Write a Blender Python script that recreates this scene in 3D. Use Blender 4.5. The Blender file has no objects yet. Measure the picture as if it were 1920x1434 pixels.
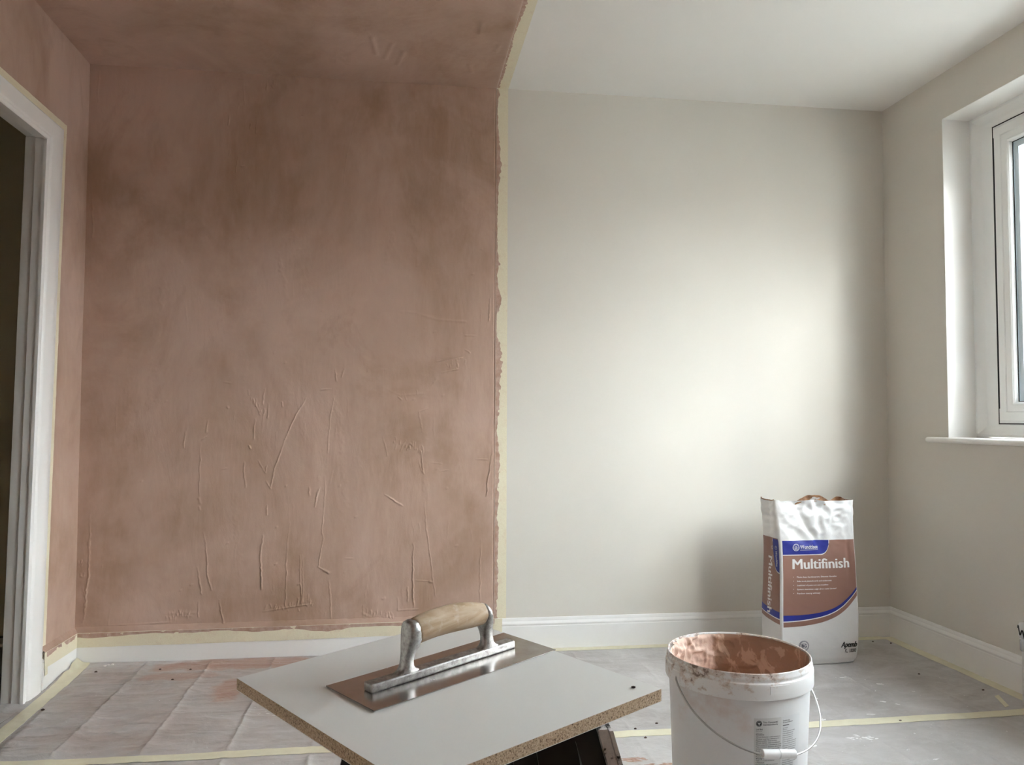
import bpy, bmesh, math, random
import numpy as np
from mathutils import Vector, Matrix, noise as mnoise

random.seed(7)
rng = np.random.default_rng(11)
scene = bpy.context.scene
COL = scene.collection
R = math.radians

# ------------------------------------------------------------------ camera
F_PX, YAW, PITCH, ROLL = 1526.2851, 0.1390, 0.0458, 0.0037
CAM = Vector((1.2511, -3.4437, 0.9646))
fw = Vector((math.sin(YAW) * math.cos(PITCH), math.cos(YAW) * math.cos(PITCH), math.sin(PITCH)))
r0 = Vector((math.cos(YAW), -math.sin(YAW), 0)); u0 = r0.cross(fw)
cr = r0 * math.cos(ROLL) + u0 * math.sin(ROLL)
cu = -r0 * math.sin(ROLL) + u0 * math.cos(ROLL)
cd = bpy.data.cameras.new('camera'); cam = bpy.data.objects.new('camera', cd); COL.objects.link(cam)
cd.sensor_fit = 'HORIZONTAL'; cd.sensor_width = 36.0; cd.lens = F_PX / 1920 * 36.0; cd.clip_start = 0.02
cam.matrix_world = Matrix(((cr.x, cu.x, -fw.x, CAM.x), (cr.y, cu.y, -fw.y, CAM.y), (cr.z, cu.z, -fw.z, CAM.z), (0, 0, 0, 1)))
scene.camera = cam

# ------------------------------------------------------------------ light
EXPOSURE = 2.02
SKY = 7.9
SUN = 0.13
SUN_ANGLE = 3.0
SUN_DIR = Vector((-0.47, 0.88, -0.40))          # the way the light travels
w = bpy.data.worlds.new('sky'); scene.world = w; w.use_nodes = True
nt = w.node_tree; bg = nt.nodes['Background']
tc = nt.nodes.new('ShaderNodeTexCoord'); sx = nt.nodes.new('ShaderNodeSeparateXYZ'); rp = nt.nodes.new('ShaderNodeValToRGB')
nt.links.new(tc.outputs['Generated'], sx.inputs[0]); nt.links.new(sx.outputs['Z'], rp.inputs[0]); nt.links.new(rp.outputs[0], bg.inputs['Color'])
for k, (p, c) in enumerate(((0.0, (.78, .80, .83)), (0.14, (.97, 1.0, 1.04)), (0.42, (1.02, 1.06, 1.12)), (0.62, (.76, .80, .86)), (1.0, (.68, .73, .80)))):     # hazy overcast, brightest in the lower half
    e = rp.color_ramp.elements[k] if k < 1 else rp.color_ramp.elements.new(p) if k < 4 else rp.color_ramp.elements[-1]
    e.position = p; e.color = (*c, 1)
bg.inputs['Strength'].default_value = SKY
sd = bpy.data.lights.new('hazy_sun', 'SUN'); sd.energy = SUN; sd.angle = R(SUN_ANGLE); sd.color = (1.0, 0.955, 0.88)
so = bpy.data.objects.new('hazy_sun', sd); COL.objects.link(so); so.location = (6, -4, 4)
so.rotation_euler = SUN_DIR.to_track_quat('-Z', 'Y').to_euler()
vs = scene.view_settings
vs.view_transform = 'Standard'; vs.look = 'None'; vs.gamma = 1.0; vs.use_curve_mapping = False; vs.exposure = EXPOSURE
scene.cycles.max_bounces = 16; scene.cycles.diffuse_bounces = 12; scene.cycles.glossy_bounces = 6
scene.cycles.transparent_max_bounces = 12; scene.cycles.sample_clamp_indirect = 8.0
scene.cycles.use_denoising = True

# ------------------------------------------------------------------ geometry of the place
W, H, D = 3.4624, 2.40, 4.30            # room width, height, depth

def ray_plane(px, py, ax, val):
    """point of the plane (axis ax = val) seen at this place of the 1920x1434 frame, used to read sizes off the photo"""
    d = cr * ((px - 960) / F_PX) + cu * ((717 - py) / F_PX) + fw
    t = (val - CAM[ax]) / d[ax]
    return CAM + d * t

# ------------------------------------------------------------------ materials
MATS = {}
class N:
    def __init__(s, name):
        s.m = bpy.data.materials.new(name); s.m.use_nodes = True; s.t = s.m.node_tree
        s.b = s.t.nodes['Principled BSDF']; s._tc = None
    def co(s, scale=(1, 1, 1), loc=(0, 0, 0)):
        if s._tc is None: s._tc = s.t.nodes.new('ShaderNodeTexCoord')
        mp = s.t.nodes.new('ShaderNodeMapping'); s.t.links.new(s._tc.outputs['Object'], mp.inputs[0])
        mp.inputs['Scale'].default_value = scale; mp.inputs['Location'].default_value = loc
        return mp.outputs[0]
    def noise(s, scale, detail=4, rough=.55, stretch=(1, 1, 1), loc=(0, 0, 0), dist=0):
        n = s.t.nodes.new('ShaderNodeTexNoise'); n.inputs['Scale'].default_value = scale
        n.inputs['Detail'].default_value = detail; n.inputs['Roughness'].default_value = rough
        n.inputs['Distortion'].default_value = dist
        s.t.links.new(s.co(stretch, loc), n.inputs['Vector']); return n.outputs[0]
    def voro(s, scale, stretch=(1, 1, 1), out=0, feature='F1'):
        n = s.t.nodes.new('ShaderNodeTexVoronoi'); n.feature = feature; n.inputs['Scale'].default_value = scale
        s.t.links.new(s.co(stretch), n.inputs['Vector']); return n.outputs[out]
    def ramp(s, v, stops):
        n = s.t.nodes.new('ShaderNodeValToRGB'); e = n.color_ramp.elements
        while len(e) < len(stops): e.new(0.5)
        for k, (p, c) in enumerate(stops):
            e[k].position = p; e[k].color = (c, c, c, 1) if isinstance(c, (int, float)) else (*c, 1)
        s.t.links.new(v, n.inputs[0]); return n.outputs[0]
    def mix(s, f, a, b):
        n = s.t.nodes.new('ShaderNodeMix'); n.data_type = 'RGBA'
        for i, x in ((0, f), (6, a), (7, b)):
            if hasattr(x, 'is_linked'): s.t.links.new(x, n.inputs[i])
            else: n.inputs[i].default_value = x if isinstance(x, (int, float)) else (*x, 1)
        return n.outputs[2]
    def math(s, op, a, b=0.0, c=None):
        n = s.t.nodes.new('ShaderNodeMath'); n.operation = op
        for i, x in enumerate((a, b) if c is None else (a, b, c)):
            if hasattr(x, 'is_linked'): s.t.links.new(x, n.inputs[i])
            else: n.inputs[i].default_value = x
        return n.outputs[0]
    def axis(s, k):
        n = s.t.nodes.new('ShaderNodeSeparateXYZ'); s.t.links.new(s.co(), n.inputs[0]); return n.outputs[k]
    def bump(s, h, dist=.002, strength=1.0):
        n = s.t.nodes.new('ShaderNodeBump'); n.inputs['Distance'].default_value = dist; n.inputs['Strength'].default_value = strength
        s.t.links.new(h, n.inputs['Height']); s.t.links.new(n.outputs[0], s.b.inputs['Normal'])
    def set(s, key, v):
        i = s.b.inputs[key]
        if hasattr(v, 'is_linked'): s.t.links.new(v, i)
        else: i.default_value = v if isinstance(v, (int, float)) else (*v, 1) if len(v) == 3 else v

def flat(name, c, rough=.5, metal=0.0, spec=.5):
    n = N(name); n.set('Base Color', c); n.set('Roughness', rough); n.set('Metallic', metal); n.set('Specular IOR Level', spec)
    MATS[name] = n.m; return n

def make_materials():
    # painted walls and ceiling
    for nm, c, sp in (('wall_paint', (.70, .67, .61), .25), ('ceiling_paint', (.84, .825, .79), .2)):
        n = flat(nm, c, .62, 0, sp)
        n.set('Base Color', n.mix(n.ramp(n.noise(1.7, 3), [(.35, 0), (.7, 1)]), c, tuple(x * .965 for x in c)))
        n.bump(n.noise(420, 2), .0004, .35)
    # fresh pink plaster
    n = flat('fresh_plaster', (.45, .31, .25), .62, 0, .3)
    big = n.ramp(n.noise(1.7, 5, .62, (1, 1, .8), (3, 0, 1), .5), [(.36, 0), (.62, 1)])
    col = n.mix(big, (.36, .230, .155), (.565, .402, .325))
    strk = n.ramp(n.noise(5.0, 5, .62, (1.3, 1, .35), (0, 2, 5), .6), [(.36, 0), (.66, 1)])
    col = n.mix(n.math('MULTIPLY', strk, .45), col, (.52, .372, .305))
    dark = n.ramp(n.noise(2.6, 6, .65, (1, 1, .6), (7, 1, 2), 1.2), [(.56, 0), (.70, 1)])
    col = n.mix(n.math('MULTIPLY', dark, .42), col, (.32, .20, .132))
    fine = n.ramp(n.noise(60, 4, .7, (1, 1, .3)), [(.3, 0), (.75, 1)])
    col = n.mix(n.math('MULTIPLY', fine, .16), col, (.57, .42, .35))
    n.set('Base Color', col)
    n.set('Roughness', n.math('MULTIPLY_ADD', strk, .16, .52))
    h = n.math('ADD', n.math('MULTIPLY', n.noise(9, 5, .6, (1, 1, .4), (1, 1, 1), .8), .9), n.math('MULTIPLY', n.noise(90, 4, .7, (1, 1, .22)), .12))
    n.bump(h, .006, .42)
    n = flat('plaster_smear', (.46, .31, .24), .7, 0, .2)
    n.set('Base Color', n.mix(n.ramp(n.noise(40, 4), [(.35, 0), (.7, 1)]), (.42, .27, .20), (.55, .40, .33)))
    n.bump(n.noise(120, 4), .002, .5)
    # masking tape
    n = flat('masking_tape', (.80, .74, .56), .55, 0, .3)
    st = n.ramp(n.noise(26, 5, .65), [(.56, 0), (.68, 1)])
    c = n.mix(n.ramp(n.noise(300, 2), [(.3, 0), (.7, 1)]), (.80, .75, .585), (.75, .69, .52))
    n.set('Base Color', n.mix(n.math('MULTIPLY', st, .35), c, (.66, .50, .38)))
    n.bump(n.math('ADD', n.noise(420, 2), n.math('MULTIPLY', n.noise(40, 3), 2.0)), .0009, .5)
    n = flat('masking_tape_clean', (.78, .74, .56), .5, 0, .3)
    n.set('Base Color', n.mix(n.ramp(n.noise(30, 3), [(.3, 0), (.7, 1)]), (.78, .745, .57), (.72, .68, .51)))
    n.bump(n.noise(60, 3), .0012, .4)
    # woodwork and upvc
    n = flat('gloss_white', (.85, .845, .825), .28, 0, .5); n.bump(n.noise(16, 3), .0008, .25)
    n = flat('upvc', (.91, .925, .91), .3, 0, .5)
    flat('gasket', (.015, .016, .018), .6)
    flat('spacer_bar', (.78, .85, .93), .4, 0)
    n = flat('sill_paint', (.86, .85, .82), .3)
    # window glass: sees through, mirrors a little
    n = N('window_glass'); t = n.t
    tr = t.nodes.new('ShaderNodeBsdfTransparent'); tr.inputs[0].default_value = (.965, .975, .97, 1)
    gl = t.nodes.new('ShaderNodeBsdfGlossy'); gl.inputs['Roughness'].default_value = .01
    lw = t.nodes.new('ShaderNodeLayerWeight'); pw = t.nodes.new('ShaderNodeMath'); pw.operation = 'POWER'; pw.inputs[1].default_value = 5.0; t.links.new(lw.outputs['Facing'], pw.inputs[0]); lw.inputs[0].default_value = .5
    fr = t.nodes.new('ShaderNodeMath'); fr.operation = 'MULTIPLY_ADD'; fr.inputs[1].default_value = .85; fr.inputs[2].default_value = .025; t.links.new(pw.outputs[0], fr.inputs[0])
    ms = t.nodes.new('ShaderNodeMixShader'); t.links.new(fr.outputs[0], ms.inputs[0]); t.links.new(tr.outputs[0], ms.inputs[1]); t.links.new(gl.outputs[0], ms.inputs[2])
    t.links.new(ms.outputs[0], t.nodes['Material Output'].inputs[0]); MATS['window_glass'] = n.m
    # hall
    flat('hall_paint', (.52, .48, .37), .7, 0, .2); flat('hall_wood', (.42, .40, .36), .4)
    n = flat('floor_boards', (.14, .085, .055), .5)
    n.set('Base Color', n.mix(n.noise(6, 5, .6, (8, .6, 1)), (.10, .06, .04), (.20, .125, .08)))
    # dust sheet, polythene
    for nm, base, lite, stain in (('dust_sheet_far', (.37, .345, .33), (.56, .54, .53), True), ('dust_sheet_near', (.43, .41, .395), (.55, .53, .52), False)):
        n = flat(nm, base, .33, 0, .5)
        c = n.mix(n.ramp(n.noise(3.2, 6, .62, (1, 1.6, 1), (2, 4, 0), .7), [(.34, 0), (.66, 1)]), base, lite)
        c = n.mix(n.math('MULTIPLY', n.ramp(n.noise(14, 5, .65, (1, 1, 1), (5, 1, 0), 1.0), [(.50, 0), (.66, 1)]), .35), c, (.60, .585, .575))
        ax = n.axis(0); ay = n.axis(1)
        left = n.ramp(ax, [(.0, 1), (1.0, 0)]) if False else None
        lm = n.t.nodes.new('ShaderNodeMapRange'); n.t.links.new(ax, lm.inputs[0])
        lm.inputs[1].default_value = .1; lm.inputs[2].default_value = 1.9; lm.inputs[3].default_value = 1.0; lm.inputs[4].default_value = 0.0
        lm.interpolation_type = 'SMOOTHSTEP'
        pk = n.ramp(n.noise(4.0, 6, .62, (.8, 2.0, 1), (1, 3, 0), .9), [(.40, 0), (.60, 1)])
        c = n.mix(n.math('MULTIPLY', n.math('MULTIPLY', pk, lm.outputs[0]), .38), c, (.43, .32, .275))
        if stain:
            def blob(cx, cy, rx, ry):
                dx = n.math('DIVIDE', n.math('SUBTRACT', ax, cx), rx); dy = n.math('DIVIDE', n.math('SUBTRACT', ay, cy), ry)
                d = n.math('SQRT', n.math('ADD', n.math('MULTIPLY', dx, dx), n.math('MULTIPLY', dy, dy)))
                return n.ramp(n.math('ADD', d, n.math('MULTIPLY', n.noise(9, 5, .65), .9)), [(.80, 1), (1.0 if False else .999, 0)])
            for cx, cy, rx, ry, k in ((.66, -.09, .80, .15, .80), (.66, -.40, .13, .24, .75), (.44, -.22, .36, .09, .60), (.95, -.25, .25, .12, .5)):
                c = n.mix(n.math('MULTIPLY', blob(cx, cy, rx, ry), k), c, (.42, .245, .175))
        sp = n.ramp(n.voro(38, (1, 1, 1)), [(.06, 1), (.085, 0)])
        sp2 = n.ramp(n.noise(7, 2, .5, (1, 1, 1), (9, 9, 0)), [(.52, 0), (.60, 1)])
        c = n.mix(n.math('MULTIPLY', n.math('MULTIPLY', sp, sp2), .8), c, (.78, .77, .75))
        n.set('Base Color', c)
        n.set('Roughness', n.math('MULTIPLY_ADD', n.noise(8, 3), .3, .22))
        n.bump(n.math('ADD', n.noise(22, 5, .6, (1, 1, 1), (0, 0, 0), 1.3), n.math('MULTIPLY', n.noise(7, 5, .65, (1, 1.5, 1), (4, 2, 0), 2.0), 1.6)), .006, .33)
    flat('white_splash', (.84, .83, .82), .5); flat('dark_crumb', (.10, .065, .05), .8); flat('pale_crumb', (.80, .77, .73), .8)
    # spot board
    n = flat('melamine', (.60, .605, .59), .30, 0, .5)
    n.set('Base Color', n.mix(n.math('MULTIPLY', n.ramp(n.noise(5, 5, .6), [(.45, 0), (.95, 1)]), .3), (.60, .605, .59), (.62, .57, .52)))
    n.set('Roughness', n.math('MULTIPLY_ADD', n.noise(9, 3), .16, .24))
    n = flat('chipboard', (.40, .30, .20), .8, 0, .2)
    v = n.voro(320, (1, 1, 1), 1); sepc = n.ramp(n.noise(420, 3, .7), [(.34, (.09, .055, .035)), (.43, (.33, .24, .155)), (.58, (.47, .36, .25)), (.72, (.62, .51, .38))])
    n.set('Base Color', n.mix(.3, sepc, v)); n.set('Base Color', sepc); n.bump(n.noise(300, 3), .0012, .6)
    # trowel
    n = flat('blade_steel', (.50, .475, .45), .2, 1.0)
    c = n.mix(n.ramp(n.noise(18, 5, .65), [(.4, 0), (.75, 1)]), (.42, .39, .37), (.56, .54, .52))
    n.set('Base Color', n.mix(n.math('MULTIPLY', n.ramp(n.noise(7, 6, .7, (1, 1, 1), (3, 1, 0), .5), [(.58, 0), (.72, 1)]), .4), c, (.40, .29, .23)))
    n.set('Roughness', n.ramp(n.noise(22, 4, .6), [(.3, .13), (.75, .30)]))
    n.set('Metallic', n.ramp(n.noise(11, 6, .7, (1, 1, 1), (8, 1, 0), .5), [(.62, 1.0), (.75, .55)]))
    n = flat('cast_aluminium', (.40, .39, .38), .36, 1.0)
    n.set('Base Color', n.mix(n.ramp(n.noise(130, 4, .7), [(.36, 0), (.62, 1)]), (.26, .25, .24), (.46, .45, .44)))
    n.set('Roughness', n.ramp(n.noise(60, 4), [(.3, .34), (.7, .55)])); n.bump(n.noise(300, 3), .0008, .5)
    n = flat('worn_wood', (.58, .44, .30), .6, 0, .3)
    g = n.noise(26, 6, .62, (.22, 1.6, 1.6), (0, 0, 0), 1.2)
    c = n.ramp(g, [(.30, (.20, .13, .075)), (.46, (.40, .29, .185)), (.60, (.50, .39, .275)), (.75, (.58, .49, .39))])
    n.set('Base Color', n.mix(n.math('MULTIPLY', n.ramp(n.noise(45, 5, .65), [(.56, 0), (.68, 1)]), .5), c, (.58, .51, .43)))
    n.bump(g, .0012, .5)
    # stand
    n = flat('black_plastic', (.012, .012, .013), .42, 0, .4)
    n.set('Base Color', n.mix(n.ramp(n.noise(30, 5, .7, (1, 1, .12), (0, 0, 0)), [(.68, 0), (.74, 1)]), (.012, .012, .013), (.12, .115, .11)))
    n = flat('worn_edge', (.45, .45, .44), .45, .3)
    n.set('Base Color', n.ramp(n.noise(60, 5, .7, (1, 1, .7), (2, 0, 3)), [(.42, (.02, .02, .02)), (.455, (.55, .545, .54)), (.7, (.74, .735, .73))]))
    n.bump(n.noise(60, 4), .001, .4)
    # bucket
    n = flat('bucket_plastic', (.73, .735, .735), .34, 0, .5)  # body greyer than the rim, its shade put into the colour
    sm = n.ramp(n.noise(11, 5, .6, (1, 1, 1.3), (3, 3, 1)), [(.50, 0), (.66, 1)])
    az = n.t.nodes.new('ShaderNodeMapRange'); n.t.links.new(n.axis(2), az.inputs[0])
    az.inputs[1].default_value = .23; az.inputs[2].default_value = .30; az.interpolation_type = 'SMOOTHSTEP'
    ax = n.t.nodes.new('ShaderNodeMapRange'); n.t.links.new(n.axis(0), ax.inputs[0])
    ax.inputs[1].default_value = .06; ax.inputs[2].default_value = -.06; ax.interpolation_type = 'SMOOTHSTEP'
    f = n.math('MULTIPLY', n.math('MULTIPLY', sm, az.outputs[0]), ax.outputs[0])
    c = n.mix(n.math('MULTIPLY', f, .6), (.73, .735, .735), (.60, .47, .41))
    fl = n.ramp(n.noise(48, 4, .6, (1, 1, 1), (1, 5, 2)), [(.76, 0), (.79, 1)])
    n.set('Base Color', n.mix(n.math('MULTIPLY', fl, .55), c, (.36, .25, .20)))
    n = flat('bucket_rim', (.80, .80, .79), .34, 0, .5)
    ax = n.t.nodes.new('ShaderNodeMapRange'); n.t.links.new(n.axis(0), ax.inputs[0])
    ax.inputs[1].default_value = .10; ax.inputs[2].default_value = -.16; ax.interpolation_type = 'SMOOTHSTEP'
    az = n.t.nodes.new('ShaderNodeMapRange'); n.t.links.new(n.axis(2), az.inputs[0])
    az.inputs[1].default_value = .362; az.inputs[2].default_value = .392
    d = n.math('ADD', n.noise(38, 5, .68, (1, 1, 1.4), (0, 4, 0)), n.math('ADD', n.math('MULTIPLY', ax.outputs[0], .13), n.math('MULTIPLY', az.outputs[0], .11)))
    c = n.mix(n.math('MULTIPLY', n.ramp(d, [(.635, 0), (.74, 1)]), .75), (.80, .80, .79), (.56, .45, .375))
    n.set('Base Color', n.mix(n.math('MULTIPLY', n.ramp(d, [(.765, 0), (.80, 1)]), .8), c, (.15, .09, .065)))
    n = flat('bucket_residue', (.5, .33, .25), .55, 0, .35)
    ax = n.t.nodes.new('ShaderNodeMapRange'); n.t.links.new(n.axis(0), ax.inputs[0])
    ax.inputs[1].default_value = -.05; ax.inputs[2].default_value = .045; ax.interpolation_type = 'SMOOTHSTEP'
    d = n.math('ADD', ax.outputs[0], n.math('MULTIPLY', n.math('SUBTRACT', n.noise(16, 5, .6, (1, 1, 1.2), (2, 1, 6), .8), .5), .9))
    wet = n.ramp(d, [(.40, 0), (.62, 1)])
    pat = n.ramp(n.noise(13, 5, .55, (1.4, 1, .8), (6, 2, 3), 1.4), [(.56, 0), (.60, 1)])
    c = n.mix(wet, (.66, .48, .39), n.mix(pat, (.30, .175, .115), (.50, .345, .25)))
    n.set('Base Color', c); n.set('Roughness', n.mix(wet, (.75,) * 3, (.42,) * 3)); n.bump(n.noise(70, 4, .65), .002, .5)
    n = flat('wire', (.46, .455, .44), .35, .9); flat('grip_plastic', (.80, .80, .79), .35)
    flat('sticker_left', (.60, .60, .585), .4); flat('sticker_right', (.70, .715, .72), .4); flat('print_black', (.02, .02, .022), .5)
    flat('print_grey', (.09, .09, .092), .5)
    # sack
    n = flat('sack_paper', (.76, .755, .745), .33, 0, .5); n.bump(n.noise(70, 4, .6), .0012, .4)
    n = flat('sack_kraft', (.46, .27, .15), .7); n.set('Base Color', n.mix(n.ramp(n.noise(60, 4), [(.4, 0), (.65, 1)]), (.50, .29, .16), (.24, .12, .065)))
    flat('sack_brown', (.285, .155, .118), .42, 0, .4); flat('sack_blue', (.022, .032, .255), .42, 0, .4)
    flat('sack_white_ink', (.76, .75, .735), .45, 0, .3); flat('sack_navy_ink', (.035, .04, .10), .5); flat('powder', (.66, .50, .42), .9)
    n = flat('radiator_paint', (.76, .755, .74), .35); flat('chrome', (.55, .55, .55), .25, 1.0)
    n = flat('paving', (.42, .41, .39), .9); n.set('Base Color', n.mix(n.noise(2, 5), (.16, .16, .15), (.24, .235, .22)))
    n = flat('house_brick', (.48, .42, .38), .9)
    flat('roof_tile', (.45, .40, .38), .9)
make_materials()
M = MATS

# ------------------------------------------------------------------ building helpers
def tag(o, label=None, cat=None, group=None, kind=None):
    if label: o['label'] = label
    if cat: o['category'] = cat
    if group: o['group'] = group
    if kind: o['kind'] = kind
    return o

def empty(name, loc=(0, 0, 0), parent=None):
    o = bpy.data.objects.new(name, None); COL.objects.link(o); o.location = loc; o.empty_display_size = .05
    o.parent = parent; return o

def link(name, me, mats, parent=None, smooth=False, kind=None):
    for m in (mats if isinstance(mats, (list, tuple)) else [mats]): me.materials.append(MATS[m] if isinstance(m, str) else m)
    o = bpy.data.objects.new(name, me); COL.objects.link(o); o.parent = parent
    if smooth: me.polygons.foreach_set('use_smooth', [True] * len(me.polygons))
    if kind: o['kind'] = kind
    return o

def from_bm(name, bm, mats, parent=None, smooth=False, kind=None, normals=True):
    if normals: bmesh.ops.recalc_face_normals(bm, faces=bm.faces)
    me = bpy.data.meshes.new(name); bm.to_mesh(me); bm.free()
    o = link(name, me, mats, parent, False, kind)
    if smooth:
        ang = R(40) if smooth is True else R(smooth)
        me.polygons.foreach_set('use_smooth', [True] * len(me.polygons))
        me.set_sharp_from_angle(angle=ang)
    return o

def from_arrays(name, V, Fq, mats, parent=None, smooth=True, kind=None):
    V = np.asarray(V, np.float32).reshape(-1, 3); Fq = np.asarray(Fq, np.int32)
    k = Fq.shape[1]; me = bpy.data.meshes.new(name)
    me.vertices.add(len(V)); me.vertices.foreach_set('co', V.ravel())
    me.loops.add(Fq.size); me.loops.foreach_set('vertex_index', Fq.ravel())
    me.polygons.add(len(Fq)); me.polygons.foreach_set('loop_start', np.arange(0, Fq.size, k, dtype=np.int32))
    me.polygons.foreach_set('loop_total', np.full(len(Fq), k, np.int32))
    me.update(calc_edges=True); me.validate()
    return link(name, me, mats, parent, smooth, kind)

def grid_faces(nx, ny, wrap=False, flip=False):
    """vertices are laid out [j*nx+i]"""
    i = np.arange(nx if wrap else nx - 1); j = np.arange(ny - 1)
    I, J = np.meshgrid(i, j); I2 = (I + 1) % nx
    f = np.stack([J * nx + I, J * nx + I2, (J + 1) * nx + I2, (J + 1) * nx + I], -1).reshape(-1, 4)
    return f[:, ::-1] if flip else f

def box(bm, lo, hi, bev=0.0, seg=1, mi=0):
    g = bmesh.ops.create_cube(bm, size=1.0)
    c = [(a + b) / 2 for a, b in zip(lo, hi)]; s = [abs(b - a) for a, b in zip(lo, hi)]
    for v in g['verts']: v.co = Vector((c[0] + v.co.x * s[0], c[1] + v.co.y * s[1], c[2] + v.co.z * s[2]))
    fs = set(f for v in g['verts'] for f in v.link_faces)
    for f in fs: f.material_index = mi
    if bev > 0:
        es = set(e for v in g['verts'] for e in v.link_edges)
        bmesh.ops.bevel(bm, geom=list(es), offset=bev, segments=seg, profile=.6, affect='EDGES')

def prism(bm, prof, axis, a, b, fn=None):
    """profile points (p, q) swept along axis from a to b; axis 'x': (y,z), 'y': (x,z), 'z': (x,y)"""
    def P(p, q, t): return {'x': (t, p, q), 'y': (p, t, q), 'z': (p, q, t)}[axis]
    v0 = [bm.verts.new(P(p, q, a(p, q) if callable(a) else a)) for p, q in prof]
    v1 = [bm.verts.new(P(p, q, b(p, q) if callable(b) else b)) for p, q in prof]
    n = len(prof)
    for i in range(n): bm.faces.new((v0[i], v0[(i + 1) % n], v1[(i + 1) % n], v1[i]))
    bm.faces.new(v0[::-1]); bm.faces.new(v1)

def tube(bm, pts, rad, seg=10, caps=True):
    pts = [Vector(p) for p in pts]; n = len(pts); rings = []
    up = Vector((0, 0, 1)); prev = None
    for i, p in enumerate(pts):
        t = (pts[min(i + 1, n - 1)] - pts[max(i - 1, 0)]).normalized()
        if prev is None:
            a = t.cross(up) if abs(t.dot(up)) < .95 else t.cross(Vector((1, 0, 0)))
        else: a = prev - t * prev.dot(t)
        a.normalize(); prev = a; b = t.cross(a)
        r = rad[i] if isinstance(rad, (list, tuple)) else rad
        rings.append([bm.verts.new(p + a * (r * math.cos(2 * math.pi * k / seg)) + b * (r * math.sin(2 * math.pi * k / seg))) for k in range(seg)])
    for i in range(n - 1):
        for k in range(seg): bm.faces.new((rings[i][k], rings[i][(k + 1) % seg], rings[i + 1][(k + 1) % seg], rings[i + 1][k]))
    if caps: bm.faces.new(rings[0][::-1]); bm.faces.new(rings[-1])

def lathe(bm, prof, seg=96, mi=0):
    rings = [[bm.verts.new((r * math.cos(2 * math.pi * k / seg), r * math.sin(2 * math.pi * k / seg), z)) for k in range(seg)] for r, z in prof]
    for i in range(len(prof) - 1):
        for k in range(seg):
            f = bm.faces.new((rings[i][k], rings[i][(k + 1) % seg], rings[i + 1][(k + 1) % seg], rings[i + 1][k])); f.material_index = mi
    return rings

def vnoise(nx, ny, cx, cy, seed):
    """smooth value noise on a grid, -1..1"""
    g = np.random.default_rng(seed).uniform(-1, 1, (cy + 3, cx + 3))
    x = np.linspace(0, cx, nx); y = np.linspace(0, cy, ny)
    xi = x.astype(int); yi = y.astype(int); fx = x - xi; fy = y - yi
    fx = fx * fx * (3 - 2 * fx); fy = fy * fy * (3 - 2 * fy)
    A = g[np.ix_(yi, xi)]; B = g[np.ix_(yi, xi + 1)]; C = g[np.ix_(yi + 1, xi)]; E = g[np.ix_(yi + 1, xi + 1)]
    fx = fx[None, :]; fy = fy[:, None]
    return (A * (1 - fx) + B * fx) * (1 - fy) + (C * (1 - fx) + E * fx) * fy

# ------------------------------------------------------------------ room shell
WIN_Y0, WIN_Y1, WIN_Z0, WIN_Z1, REV = -.414, -2.75, .900, 2.210, .125      # window opening in the right wall
def door_y(z, y0): return y0 - .028 * (2.05 - z)                           # the old door frame leans out of plumb
DO_OUT, DO_IN, DO_TOP, DO_HEAD = -.262, -.400, 2.036, 1.952
DO_FAR = -1.16

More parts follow.
